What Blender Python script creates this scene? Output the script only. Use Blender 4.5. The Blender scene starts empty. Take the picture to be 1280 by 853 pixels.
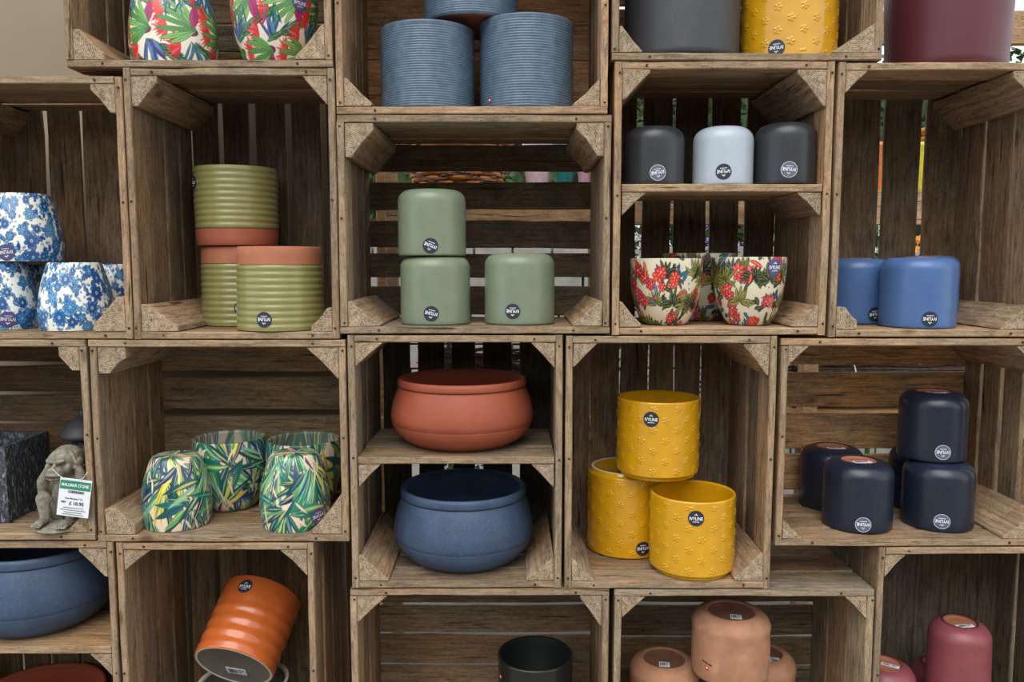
import bpy, bmesh, math, random
import numpy as np
from mathutils import Vector, Matrix
random.seed(7)
S = bpy.context.scene
COL = S.collection
PI = math.pi
R = math.radians
# ------------------------------------------------------------------ camera, sky, exposure
F = 1000.0                       # focal length in pixels of the 1280x853 frame
PITCH = R(5.5)
CAM = Vector((0.0, -1.47, 1.30))
cd = bpy.data.cameras.new('camera'); cam = bpy.data.objects.new('camera', cd); COL.objects.link(cam)
cd.sensor_width = 36; cd.lens = 36 * F / 1280; cd.clip_start = 0.02
cam.location = CAM; cam.rotation_euler = (PI/2 - PITCH, 0, 0)
S.camera = cam
W = bpy.data.worlds.new('World'); S.world = W; W.use_nodes = True
wn = W.node_tree.nodes; wl = W.node_tree.links; wn.clear()
wo = wn.new('ShaderNodeOutputWorld'); wb = wn.new('ShaderNodeBackground')
wtc = wn.new('ShaderNodeTexCoord'); wno = wn.new('ShaderNodeTexNoise'); wr = wn.new('ShaderNodeValToRGB')
wno.inputs['Scale'].default_value = 1.6; wno.inputs['Detail'].default_value = 5
wr.color_ramp.elements[0].position = 0.35; wr.color_ramp.elements[0].color = (0.72, 0.85, 1.0, 1)
wr.color_ramp.elements[1].position = 0.62; wr.color_ramp.elements[1].color = (1.0, 1.0, 1.0, 1)
wl.new(wtc.outputs['Generated'], wno.inputs['Vector']); wl.new(wno.outputs['Fac'], wr.inputs['Fac'])
wl.new(wr.outputs['Color'], wb.inputs['Color']); wb.inputs['Strength'].default_value = 1.0
wl.new(wb.outputs['Background'], wo.inputs['Surface'])
sd = bpy.data.lights.new('sun', 'SUN'); sun = bpy.data.objects.new('sun', sd); COL.objects.link(sun)
sd.energy = 1.6; sd.angle = R(50); sd.color = (1.0, 0.96, 0.90)
sun.rotation_euler = (R(38), 0, R(-14))
S.view_settings.view_transform = 'Standard'; S.view_settings.look = 'None'
S.view_settings.gamma = 1; S.view_settings.use_curve_mapping = False
S.view_settings.exposure = 0.55

# ------------------------------------------------------------------ helpers
def ray(px, py):
    a, b = (px - 640) / F, (426.5 - py) / F
    c, s = math.cos(PITCH), math.sin(PITCH)
    return Vector((a, c + b * s, -s + b * c))
def at(px, py, Y):
    d = ray(px, py); t = (Y - CAM.y) / d.y
    return CAM + d * t
def at_z(px, py, z):
    d = ray(px, py); t = (z - CAM.z) / d.z
    return CAM + d * t
def depth(Y): return Y - CAM.y
def lin(c):
    return tuple(((v/255)/12.92 if v/255 <= 0.04045 else ((v/255 + 0.055)/1.055) ** 2.4) for v in c)
def tag(o, label=None, cat=None, group=None, kind=None):
    if label: o['label'] = label
    if cat: o['category'] = cat
    if group: o['group'] = group
    if kind: o['kind'] = kind
    return o
def empty(name, loc, rz=0):
    o = bpy.data.objects.new(name, None); COL.objects.link(o); o.location = loc
    o.rotation_euler = (0, 0, rz); o.empty_display_size = 0.02
    return o
def meshobj(name, me, mats, parent=None, smooth=False):
    o = bpy.data.objects.new(name, me); COL.objects.link(o)
    if not isinstance(mats, (list, tuple)): mats = [mats]
    if not me.materials:
        for m in mats: me.materials.append(m)
    if smooth: me.polygons.foreach_set('use_smooth', [True] * len(me.polygons))
    if parent: o.parent = parent
    return o
def mk(name, verts, faces):
    me = bpy.data.meshes.new(name); me.from_pydata([tuple(v) for v in verts], [], faces); me.update()
    return me
def copy_tree(o, parent=None):
    c = o.copy(); COL.objects.link(c); c.parent = parent
    for ch in list(o.children): copy_tree(ch, c)
    return c

# ------------------------------------------------------------------ materials
class NT:
    def __init__(s, name):
        m = bpy.data.materials.new(name); m.use_nodes = True; s.m = m
        s.n = m.node_tree.nodes; s.l = m.node_tree.links; s.n.clear()
        s.out = s.n.new('ShaderNodeOutputMaterial'); s.b = s.n.new('ShaderNodeBsdfPrincipled')
        s.l.new(s.b.outputs[0], s.out.inputs[0])
    def put(s, sock, v):
        if hasattr(v, 'links'): s.l.new(v, sock)
        elif isinstance(v, (tuple, list)) and len(v) == 3 and sock.type == 'RGBA': sock.default_value = (*v, 1)
        else: sock.default_value = v
    def math(s, op, a, b=0.0, clamp=False):
        n = s.n.new('ShaderNodeMath'); n.operation = op; n.use_clamp = clamp
        s.put(n.inputs[0], a); s.put(n.inputs[1], b); return n.outputs[0]
    def vmath(s, op, a, b):
        n = s.n.new('ShaderNodeVectorMath'); n.operation = op
        s.put(n.inputs[0], a); s.put(n.inputs[1], b); return n.outputs[0]
    def mix(s, f, a, b, mode='MIX'):
        n = s.n.new('ShaderNodeMix'); n.data_type = 'RGBA'; n.blend_type = mode
        s.put(n.inputs[0], f); s.put(n.inputs[6], a); s.put(n.inputs[7], b); return n.outputs[2]
    def noise(s, vec, scale, detail=3, rough=0.55, dist=0):
        n = s.n.new('ShaderNodeTexNoise'); s.put(n.inputs['Vector'], vec)
        n.inputs['Scale'].default_value = scale; n.inputs['Detail'].default_value = detail
        n.inputs['Roughness'].default_value = rough; n.inputs['Distortion'].default_value = dist
        return n.outputs['Fac']
    def ramp(s, f, a, b, lo=0.0, hi=1.0):
        n = s.n.new('ShaderNodeMapRange'); n.clamp = True
        s.put(n.inputs[0], f); n.inputs[1].default_value = a; n.inputs[2].default_value = b
        n.inputs[3].default_value = lo; n.inputs[4].default_value = hi; return n.outputs[0]
    def obj(s):
        return s.n.new('ShaderNodeTexCoord').outputs['Object']
    def bump(s, h, strength=0.3, dist=0.002):
        n = s.n.new('ShaderNodeBump'); n.inputs['Strength'].default_value = strength
        n.inputs['Distance'].default_value = dist; s.put(n.inputs['Height'], h)
        s.l.new(n.outputs[0], s.b.inputs['Normal'])
    def fin(s, color=None, rough=0.6, metal=0, spec=None, coat=0, coat_r=0.1):
        if color is not None: s.put(s.b.inputs['Base Color'], color)
        s.put(s.b.inputs['Roughness'], rough); s.b.inputs['Metallic'].default_value = metal
        if spec is not None: s.b.inputs['Specular IOR Level'].default_value = spec
        s.b.inputs['Coat Weight'].default_value = coat; s.b.inputs['Coat Roughness'].default_value = coat_r
        return s.m

def wood_material():
    t = NT('weathered_wood')
    tc = t.n.new('ShaderNodeTexCoord'); info = t.n.new('ShaderNodeObjectInfo')
    rnd = info.outputs['Random']
    cmb = t.n.new('ShaderNodeCombineXYZ')
    t.put(cmb.inputs[0], t.math('MULTIPLY', rnd, 37.0)); t.put(cmb.inputs[1], t.math('MULTIPLY', rnd, 91.0)); t.put(cmb.inputs[2], t.math('MULTIPLY', rnd, 53.0))
    p = t.vmath('ADD', tc.outputs['Object'], cmb.outputs[0])
    warp = t.noise(p, 6.0, 2)
    wv = t.vmath('MULTIPLY', p, (1.0, 7.0, 7.0))
    cw = t.n.new('ShaderNodeCombineXYZ'); t.put(cw.inputs[1], t.math('MULTIPLY', warp, 0.55)); t.put(cw.inputs[2], t.math('MULTIPLY', warp, 0.35))
    pw = t.vmath('ADD', wv, cw.outputs[0])
    grain = t.noise(pw, 9.0, 6, 0.62, 0.6)                     # long figure
    fib = t.noise(t.vmath('MULTIPLY', p, (0.035, 1.0, 1.0)), 850.0, 3, 0.6)   # fine fibres
    fib2 = t.noise(t.vmath('MULTIPLY', p, (0.10, 1.0, 1.0)), 240.0, 3, 0.6)
    mott = t.noise(p, 22.0, 5, 0.65)
    mott2 = t.noise(p, 75.0, 4, 0.7)
    base = info.outputs['Color']
    v = t.math('ADD', t.ramp(grain, 0.34, 0.66, 0.68, 1.22), t.ramp(fib2, 0.3, 0.7, -0.20, 0.20))
    v = t.math('ADD', v, t.ramp(fib, 0.3, 0.7, -0.20, 0.20))
    v = t.math('ADD', v, t.ramp(mott, 0.3, 0.7, -0.22, 0.22))
    v = t.math('ADD', v, t.ramp(t.noise(t.vmath('MULTIPLY', p, (0.45, 1.0, 1.0)), 330.0, 3, 0.7), 0.3, 0.7, -0.24, 0.24))
    v = t.math('MAXIMUM', v, 0.18)
    cv = t.n.new('ShaderNodeCombineXYZ')
    for i in range(3): t.put(cv.inputs[i], v)
    col = t.mix(1.0, t.mix(1.0, base, cv.outputs[0], 'MULTIPLY'), (1.0, 0.91, 0.79), 'MULTIPLY')
    # hue drift: orange / grey
    col = t.mix(t.ramp(t.noise(p, 5.0, 2), 0.38, 0.66, 0.0, 0.45), col, t.mix(1.0, col, (1.22, 0.96, 0.70), 'MULTIPLY'))
    col = t.mix(t.ramp(t.noise(p, 7.0, 4), 0.40, 0.62, 0.0, 0.6), col, t.mix(1.0, t.mix(0.5, base, (0.20, 0.172, 0.14)), cv.outputs[0], 'MULTIPLY'))
    wvt = t.n.new('ShaderNodeTexWave'); wvt.bands_direction = 'Y'; wvt.inputs['Scale'].default_value = 26.0
    wvt.inputs['Distortion'].default_value = 7.0; wvt.inputs['Detail'].default_value = 3.0; wvt.inputs['Detail Scale'].default_value = 0.7
    t.put(wvt.inputs['Vector'], t.vmath('MULTIPLY', p, (0.22, 1.0, 0.8)))
    wf = t.ramp(wvt.outputs['Fac'], 0.0, 0.42, 1.0, 0.0)
    col = t.mix(t.math('MULTIPLY', wf, 0.34), col, t.mix(1.0, col, (0.42, 0.34, 0.28), 'MULTIPLY'))
    nse = t.n.new('ShaderNodeSeparateXYZ'); t.put(nse.inputs[0], tc.outputs['Normal'])
    edge = t.ramp(t.math('ABSOLUTE', nse.outputs[1]), 0.8, 0.95)
    col = t.mix(t.math('MULTIPLY', edge, 0.55), col, t.mix(1.0, (0.36, 0.265, 0.17), cv.outputs[0], 'MULTIPLY'))
    # grime (alpha of the object's colour says how much)
    grime = t.math('MULTIPLY', t.ramp(mott, 0.40, 0.62), info.outputs['Alpha'])
    col = t.mix(t.math('MULTIPLY', grime, 0.75), col, (0.022, 0.018, 0.012))
    moss = t.math('MULTIPLY', t.ramp(mott2, 0.52, 0.68), t.math('MULTIPLY', info.outputs['Alpha'], 0.35))
    col = t.mix(moss, col, (0.05, 0.05, 0.022))
    # dark cracks along the grain
    cr = t.noise(t.vmath('MULTIPLY', p, (0.06, 1.0, 1.0)), 120.0, 2, 0.5, 0.3)
    crack = t.ramp(cr, 0.66, 0.72)
    col = t.mix(t.math('MULTIPLY', crack, 0.85), col, (0.03, 0.02, 0.013))
    # knots
    vo = t.n.new('ShaderNodeTexVoronoi'); vo.inputs['Scale'].default_value = 8.0
    t.put(vo.inputs['Vector'], t.vmath('MULTIPLY', p, (0.8, 1.5, 1.5)))
    knot = t.ramp(vo.outputs['Distance'], 0.05, 0.13, 1.0, 0.0)
    col = t.mix(t.math('MULTIPLY', knot, 0.7), col, (0.055, 0.028, 0.014))
    # pale lime specks
    sp = t.n.new('ShaderNodeTexVoronoi'); sp.inputs['Scale'].default_value = 190.0
    t.put(sp.inputs['Vector'], p)
    spk = t.math('MULTIPLY', t.ramp(sp.outputs['Distance'], 0.10, 0.20, 1.0, 0.0), t.ramp(mott, 0.52, 0.6))
    col = t.mix(t.math('MULTIPLY', spk, 0.5), col, (0.38, 0.35, 0.30))
    # sawn ends
    nx = t.n.new('ShaderNodeSeparateXYZ'); t.put(nx.inputs[0], tc.outputs['Normal'])
    endf = t.ramp(t.math('ABSOLUTE', nx.outputs[0]), 0.75, 0.9)
    sx = t.n.new('ShaderNodeSeparateXYZ'); t.put(sx.inputs[0], tc.outputs['Object'])
    rr = t.math('SQRT', t.math('ADD', t.math('POWER', t.math('ADD', sx.outputs[1], t.math('SUBTRACT', t.math('MULTIPLY', rnd, 0.1), 0.06)), 2.0),
                               t.math('POWER', t.math('ADD', sx.outputs[2], 0.03), 2.0)))
    rings = t.math('SINE', t.math('ADD', t.math('MULTIPLY', rr, 1900.0), t.math('MULTIPLY', mott2, 9.0)))
    ev = t.math('ADD', t.ramp(rings, -1, 1, 0.70, 1.15), t.math('ADD', t.ramp(t.noise(p, 300.0, 3), 0.3, 0.7, -0.28, 0.28), t.ramp(mott2, 0.35, 0.65, -0.3, 0.2)))
    ce = t.n.new('ShaderNodeCombineXYZ')
    for i in range(3): t.put(ce.inputs[i], ev)
    endc = t.mix(1.0, t.mix(0.6, base, (0.36, 0.275, 0.185)), ce.outputs[0], 'MULTIPLY')
    col = t.mix(endf, col, endc)
    h = t.math('ADD', t.math('MULTIPLY', grain, 0.5), t.math('ADD', t.math('MULTIPLY', fib2, 0.8), t.math('MULTIPLY', fib, 0.4)))
    h = t.math('SUBTRACT', h, t.math('MULTIPLY', crack, 0.8))
    t.bump(h, 0.55, 0.002)
    return t.fin(col, 0.85, spec=0.25)
WOOD = wood_material()

def paint(name, rgb, rough=0.45, mott=0.06, scale=40, coat=0.0, spec=0.5, bumpy=0.0, bscale=300, speck=None, metal=0, coat_r=0.15):
    t = NT(name); p = t.obj(); c = lin(rgb)
    n = t.noise(p, scale, 4)
    col = t.mix(t.ramp(n, 0.3, 0.7), tuple(x * (1 - mott * 2) for x in c), tuple(min(1, x * (1 + mott * 2)) for x in c))
    if speck:
        s = t.noise(p, speck[1], 2)
        col = t.mix(t.math('MULTIPLY', t.ramp(s, 0.62, 0.70), speck[2]), col, lin(speck[0]))
    if bumpy: t.bump(t.noise(p, bscale, 3), bumpy, 0.001)
    return t.fin(col, rough, metal, spec, coat, coat_r)
def attr_mat(name, rough=0.3, coat=0.35):
    t = NT(name); a = t.n.new('ShaderNodeAttribute'); a.attribute_name = 'paint'
    return t.fin(a.outputs['Color'], rough, coat=coat, coat_r=0.15)
M = {}
M['green'] = paint('matt_sage_glaze', (120, 132, 110), 0.3, 0.03, spec=0.45)
M['black'] = paint('matt_charcoal_glaze', (44, 46, 50), 0.34, 0.05, speck=((140, 142, 146), 900, 0.25))
M['silver'] = paint('pale_silver_blue_glaze', (172, 183, 194), 0.32, 0.02)
M['blue'] = paint('matt_cornflower_glaze', (74, 104, 152), 0.32, 0.03)
M['navy'] = paint('matt_navy_glaze', (26, 34, 50), 0.3, 0.06, speck=((110, 120, 140), 700, 0.25))
M['pink'] = paint('matt_dusky_pink_glaze', (130, 66, 72), 0.4, 0.04)
M['beige'] = paint('pale_terracotta_clay', (164, 118, 90), 0.8, 0.09, 28, bumpy=0.25, speck=((196, 158, 132), 25, 0.25))
M['beige_dark'] = paint('dark_terracotta_clay', (112, 76, 58), 0.85, 0.1, 30, bumpy=0.25)  # darker clay tone for the recessed base disc
M['terra'] = paint('bare_terracotta', (158, 86, 62), 0.75, 0.06, 35, bumpy=0.15)
M['terra_pale'] = paint('pale_bare_terracotta', (166, 102, 74), 0.75, 0.06, 35)
M['bowl_terra'] = paint('terracotta_bowl_clay', (148, 72, 48), 0.62, 0.05, 20, bumpy=0.12, speck=((210, 140, 110), 500, 0.2))
M['bowl_blue'] = paint('blue_slip_bowl', (54, 72, 98), 0.55, 0.10, 22, bumpy=0.12, speck=((150, 165, 185), 500, 0.3))
M['olive'] = paint('olive_glaze', (138, 134, 82), 0.28, 0.03, coat=0.3)
M['ribblue'] = paint('slate_blue_glaze', (80, 100, 118), 0.34, 0.10, 60, speck=((140, 160, 180), 400, 0.3))
M['yellow'] = paint('mustard_glaze', (204, 150, 18), 0.2, 0.04, coat=0.5, coat_r=0.08)
M['white'] = paint('white_glaze', (225, 225, 218), 0.4, 0.02)
M['charcoal'] = paint('speckled_charcoal_glaze', (60, 62, 66), 0.5, 0.05, speck=((140, 140, 142), 800, 0.4))
M['maroon'] = paint('matt_maroon_glaze', (90, 40, 48), 0.4, 0.04, 15)
M['orange'] = paint('burnt_orange_glaze', (186, 94, 42), 0.24, 0.05, coat=0.4)
M['inner_grey'] = paint('grey_clay_inside', (104, 98, 88), 0.6, 0.05)
M['rim_pale'] = paint('pale_clay_rim', (190, 182, 165), 0.6, 0.04)
M['blackgloss'] = paint('black_gloss_glaze', (30, 29, 28), 0.28, 0.05, coat=0.2)
M['blackinner'] = paint('dark_green_black_glaze', (14, 22, 20), 0.5, 0.1)
M['st_navy'] = paint('dark_navy_sticker', (34, 42, 58), 0.5, 0.02)
M['st_grey'] = paint('clear_grey_sticker', (88, 100, 122), 0.4, 0.02)
M['st_purple'] = paint('purple_sticker', (82, 74, 122), 0.45, 0.02)
M['ink_white'] = paint('white_print', (232, 234, 238), 0.5, 0.0)
M['ink_cream'] = paint('cream_print', (214, 208, 160), 0.5, 0.0)
M['ink_black'] = paint('black_print', (24, 24, 26), 0.6, 0.0)
M['paper'] = paint('white_paper_label', (218, 222, 228), 0.6, 0.01)
M['ink_green'] = paint('green_print', (38, 128, 92), 0.55, 0.02)
M['ink_red'] = paint('red_print', (196, 26, 40), 0.5, 0.0)
M['slate'] = None
M['pattern'] = attr_mat('decoupage_glaze')

# ------------------------------------------------------------------ boards and crates
def board_mesh(L, Wd, T, jit=0.0011, seg=8, chip=0.0):
    vs = []; fs = []
    c = min(0.0016, T * 0.2)
    bow = random.uniform(-1, 1) * 0.0006; ph = random.uniform(0, 6)
    for i in range(seg + 1):
        x = -L/2 + L * i / seg
        if i in (0, seg): x += random.uniform(-jit, jit)
        b = bow * math.sin(PI * i / seg)
        w0 = -Wd/2 + random.uniform(-jit, jit) * 0.9 + 0.0008 * math.sin(ph + i * 0.9)
        w1 = Wd/2 + random.uniform(-jit, jit) * 0.9 + 0.0008 * math.sin(ph * 2 + i * 0.7)
        if chip and random.random() < chip: w0 += random.uniform(0.001, 0.003)
        t0, t1 = -T/2, T/2 + random.uniform(-0.0003, 0.0003)
        ring = [(w0 + c, t0), (w1 - c, t0), (w1, t0 + c), (w1, t1 - c), (w1 - c, t1), (w0 + c, t1), (w0, t1 - c), (w0, t0 + c)]
        for (y, z) in ring: vs.append((x, y, z + b))
    for i in range(seg):
        for k in range(8):
            a = i*8 + k; b2 = i*8 + (k+1) % 8
            fs.append((a, b2, b2 + 8, a + 8))
    fs.append(tuple(reversed(range(8)))); fs.append(tuple(range(seg*8, seg*8 + 8)))
    fs = [tuple(reversed(f)) for f in fs]
    return mk('board', vs, fs)
AX = {'x': Matrix(((1, 0, 0), (0, 1, 0), (0, 0, 1))),                   # length x, width y, thickness z
      'z': Matrix(((0, 0, -1), (0, 1, 0), (1, 0, 0))),                   # length z, width y, thickness -x
      'xb': Matrix(((1, 0, 0), (0, 0, -1), (0, 1, 0))),                  # length x, width z, thickness -y
      'zb': Matrix(((0, 1, 0), (0, 0, 1), (1, 0, 0)))}                   # length z, width x, thickness y
def vary(c, a=0.32):
    k = 1 + random.uniform(-a, a); h = random.uniform(-0.05, 0.05)
    return (c[0]*k*(1+h), c[1]*k, c[2]*k*(1-h))
def board(name, ax, loc, L, Wd, T, parent, color, grime=0.3, tilt=0.0, **kw):
    o = meshobj(name, board_mesh(L, Wd, T, **kw), WOOD, parent)
    m = AX[ax].to_4x4() @ Matrix.Rotation(tilt, 4, 'Z')
    o.matrix_local = Matrix.Translation(loc) @ m
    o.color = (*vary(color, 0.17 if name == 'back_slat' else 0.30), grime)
    return o
def block_mesh(poly, L):
    seg = 5; n = len(poly); vs = []; fs = []
    for i in range(seg + 1):
        x = -L/2 + L * i / seg
        for (y, z) in poly:
            j = 0.0009
            vs.append((x + (random.uniform(-j, j) if i in (0, seg) else 0), y + random.uniform(-j, j), z + random.uniform(-j, j)))
    for i in range(seg):
        for k in range(n):
            a = i*n + k; b = i*n + (k+1) % n
            fs.append((a, a + n, b + n, b))
    fs.append(tuple(range(n))); fs.append(tuple(reversed(range(seg*n, seg*n + n))))
    me = mk('corner_block', vs, fs)
    bm = bmesh.new(); bm.from_mesh(me); bmesh.ops.recalc_face_normals(bm, faces=bm.faces)
    bmesh.ops.bevel(bm, geom=[e for e in bm.edges if e.calc_face_angle(0) > 0.6], offset=0.0012, segments=1, affect='EDGES')
    bm.to_mesh(me); bm.free(); return me
def corner_block(parent, x, z, sx, sz, a, b, y0, L, color, grime, name='corner_block', trunc=None):
    # x,z: the inside corner; sx,sz: direction to the inside; a,b: leg lengths
    t = random.choice([0.04, 0.1, 0.22]) if trunc is None else trunc
    poly = [(0, 0), (a, 0), (a, b*t), (a*(0.55 + t*0.45), b*(0.42 + t*0.5)), (a*t, b), (0, b)]
    # local: X length(depth), Y -> world x*sx, Z -> world z
    o = meshobj(name, block_mesh(poly, L), WOOD, parent)
    mt = Matrix(((0, sx, 0), (1, 0, 0), (0, 0, sz)))
    if mt.determinant() < 0:      # mirror by rebuilding the polygon instead of a negative scale
        me = o.data; bm = bmesh.new(); bm.from_mesh(me)
        for v in bm.verts: v.co.z = -v.co.z
        bmesh.ops.recalc_face_normals(bm, faces=bm.faces); bm.to_mesh(me); bm.free()
        mt = Matrix(((0, sx, 0), (1, 0, 0), (0, 0, -sz)))
    o.matrix_local = Matrix.Translation((x, y0 + L/2, z)) @ mt.to_4x4()
    o.color = (*vary(color, 0.1), grime)
    return o
D = 0.28
CR = {}
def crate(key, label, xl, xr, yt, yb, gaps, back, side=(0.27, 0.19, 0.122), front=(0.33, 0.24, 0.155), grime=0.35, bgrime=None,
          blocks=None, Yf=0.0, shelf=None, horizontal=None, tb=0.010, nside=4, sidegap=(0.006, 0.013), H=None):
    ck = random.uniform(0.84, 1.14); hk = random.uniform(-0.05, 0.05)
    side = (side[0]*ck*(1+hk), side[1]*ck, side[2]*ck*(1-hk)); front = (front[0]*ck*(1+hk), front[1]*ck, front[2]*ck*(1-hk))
    ymid = (yt + yb)/2; xmid = (xl + xr)/2
    X0 = at(xl, ymid, Yf).x; X1 = at(xr, ymid, Yf).x
    Z1 = at(xmid, yt, Yf).z; Z0 = at(xmid, yb, Yf).z
    if H: Z0 = Z1 - H
    Z1 -= 0.0016
    w, h = X1 - X0, Z1 - Z0
    horiz = (w > h) if horizontal is None else horizontal
    root = empty('wooden_crate', ((X0 + X1)/2, Yf, Z0))
    tag(root, label, 'crate', 'old apple crates stacked into shelving')
    ox, oz = (X0 + X1)/2, Z0
    T1, T2 = (0.013, 0.013)
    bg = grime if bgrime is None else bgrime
    # side walls
    def strips():
        out = []; y = 0.0; n = nside
        gs = [random.uniform(*sidegap) for _ in range(n - 1)]
        wd = (D - sum(gs)) / n
        for i in range(n):
            out.append((y + wd/2, wd)); y += wd + (gs[i] if i < n-1 else 0)
        return out
    for sgn in (-1, 1):
        for (yc, wd) in strips():
            if horiz: z0, z1 = T1 + 0.0004, h - T1 - 0.0004
            else: z0, z1 = 0, h
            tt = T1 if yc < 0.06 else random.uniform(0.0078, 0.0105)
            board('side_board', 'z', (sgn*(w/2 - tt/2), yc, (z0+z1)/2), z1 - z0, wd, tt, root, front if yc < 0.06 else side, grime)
    for top in (0, 1):
        for (yc, wd) in strips():
            ll = w if horiz else w - 2*T1 - 0.0008
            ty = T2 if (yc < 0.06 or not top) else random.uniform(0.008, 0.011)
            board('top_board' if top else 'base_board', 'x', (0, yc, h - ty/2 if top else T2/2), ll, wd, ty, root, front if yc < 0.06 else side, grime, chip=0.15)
    # back slats; gaps in photo pixels
    Yb = Yf + D
    if horiz:
        ed = [h] + [v for g in gaps for v in (at(xmid, g[0], Yb).z - oz, at(xmid, g[1], Yb).z - oz)] + [0]
        if abs(ed[0] - ed[1]) < 0.014: ed = ed[2:]
        for i in range(0, len(ed) - 1, 2):
            a, b = ed[i], ed[i+1]
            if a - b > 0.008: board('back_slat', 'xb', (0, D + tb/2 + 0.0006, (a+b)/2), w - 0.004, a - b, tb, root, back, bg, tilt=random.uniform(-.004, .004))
    else:
        ed = [-w/2] + [v for g in gaps for v in (at(g[0], ymid, Yb).x - ox, at(g[1], ymid, Yb).x - ox)] + [w/2]
        for i in range(0, len(ed) - 1, 2):
            a, b = ed[i], ed[i+1]
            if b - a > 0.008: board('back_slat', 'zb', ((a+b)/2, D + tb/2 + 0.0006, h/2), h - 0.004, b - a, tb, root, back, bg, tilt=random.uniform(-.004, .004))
    bl = dict(tl=(30, 34), tr=(30, 34), bl=(32, 30), br=(32, 30))
    if blocks: bl.update(blocks)
    for k, v in bl.items():
        if v is None: continue
        a, b = v[0]/680, v[1]/680
        sx = 1 if 'l' == k[1] else -1; sz = -1 if 't' == k[0] else 1
        bx = sx * -(w/2 - T1 - 0.0006); bz = (h - T2 - 0.0006) if k[0] == 't' else T2 + 0.0006
        corner_block(root, bx, bz, sx, sz, a, b, 0.0015, D - 0.003, (0.36, 0.26, 0.17) if k[0] == 'b' else (0.32, 0.23, 0.15), 0.15, trunc=(v[2] if len(v) > 2 else None))
    info = dict(root=root, X0=X0, X1=X1, Z0=Z0, Z1=Z1, w=w, h=h, floor=Z0 + T2 + 0.0010, Yf=Yf)
    if shelf:
        sy, dx0, dx1, dep = shelf              # photo y of the shelf's upper front edge
        zs = at(xmid, sy, Yf).z
        T3 = 0.014; a = w/2 - T1 - 0.001
        y = 0.002; n = 3; wd = (dep - 0.006) / n
        for i in range(n):
            board('shelf_board', 'x', (0, y + wd/2, zs - oz - T3/2), 2*a - 0.001, wd, T3, root, front, grime*0.6, chip=0.2)
            y += wd + 0.003
        for sx in (1, -1):
            corner_block(root, -sx*(a - 0.001), zs - oz - T3 - 0.0006, sx, -1, dx0/680, dx1/680, 0.004, dep - 0.012, (0.28, 0.2, 0.14), 0.2, 'shelf_block', 0.05)
        info['shelf'] = zs + 0.0012
    # nail heads on the front edges
    vs = []; fs = []
    for (nx_, nz_) in [(sg*(w/2 - T1*0.5), zz) for sg in (-1, 1) for zz in (0.02, h/2 + 0.01, h - 0.02)] + [(xx, zz) for zz in (T2*0.5, h - T2*0.5) for xx in (-w*0.36, w*0.37)]:
        b = len(vs); r = 0.0022
        nx_ += random.uniform(-.002, .002); nz_ += random.uniform(-.004, .004) if abs(nz_ - h/2) < h*0.4 else 0
        vs += [(nx_ + r*math.cos(k*PI/3), -0.0016, nz_ + r*math.sin(k*PI/3)) for k in range(6)] + [(nx_ + r*math.cos(k*PI/3), 0.004, nz_ + r*math.sin(k*PI/3)) for k in range(6)]
        fs.append(tuple(b + k for k in range(6))); fs += [(b + k, b + 6 + k, b + 6 + (k+1) % 6, b + (k+1) % 6) for k in range(6)]
    no = meshobj('nail_heads', mk('nail_heads', vs, fs), NAIL, root); no['kind'] = 'stuff'
    CR[key] = info
    return info
NAIL = paint('rusty_nail', (62, 48, 38), 0.7, 0.1, metal=0.5)

DK = (0.115, 0.084, 0.056); MD = (0.22, 0.155, 0.098); WM = (0.60, 0.37, 0.185); GY = (0.38, 0.30, 0.20)
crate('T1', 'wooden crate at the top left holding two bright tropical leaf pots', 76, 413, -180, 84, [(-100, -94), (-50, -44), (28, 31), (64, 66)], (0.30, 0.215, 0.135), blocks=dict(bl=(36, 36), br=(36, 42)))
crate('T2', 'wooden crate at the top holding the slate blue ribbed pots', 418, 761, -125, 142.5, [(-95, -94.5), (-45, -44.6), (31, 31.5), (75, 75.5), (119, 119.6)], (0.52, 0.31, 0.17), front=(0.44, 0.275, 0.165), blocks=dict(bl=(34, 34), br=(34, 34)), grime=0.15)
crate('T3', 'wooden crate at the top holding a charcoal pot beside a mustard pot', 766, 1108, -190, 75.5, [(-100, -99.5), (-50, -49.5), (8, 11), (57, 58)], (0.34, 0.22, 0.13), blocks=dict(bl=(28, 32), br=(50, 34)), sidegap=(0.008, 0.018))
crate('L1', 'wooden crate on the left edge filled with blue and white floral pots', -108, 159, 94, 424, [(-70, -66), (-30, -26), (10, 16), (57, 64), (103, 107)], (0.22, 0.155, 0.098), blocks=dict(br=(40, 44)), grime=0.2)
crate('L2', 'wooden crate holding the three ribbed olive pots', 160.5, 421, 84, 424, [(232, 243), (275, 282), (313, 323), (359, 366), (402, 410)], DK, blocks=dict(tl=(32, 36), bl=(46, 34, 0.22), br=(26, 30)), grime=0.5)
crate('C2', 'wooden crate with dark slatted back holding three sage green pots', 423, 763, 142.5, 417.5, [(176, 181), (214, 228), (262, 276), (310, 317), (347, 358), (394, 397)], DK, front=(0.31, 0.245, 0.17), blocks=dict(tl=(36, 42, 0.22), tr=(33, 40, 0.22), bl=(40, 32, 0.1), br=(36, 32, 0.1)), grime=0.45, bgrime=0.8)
crate('R1', 'tall wooden crate with an inner shelf of black and silver pots', 767, 1038, 75.5, 418.5, [(795, 803), (839, 843), (883, 888), (924, 932), (969, 974)], (0.14, 0.10, 0.064), blocks=dict(tl=(34, 36, 0.1), tr=(36, 44, 0.1), bl=(28, 32), br=(34, 28, 0.1)), shelf=(230, 30, 28, 0.22), grime=0.4, bgrime=0.6)
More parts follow.
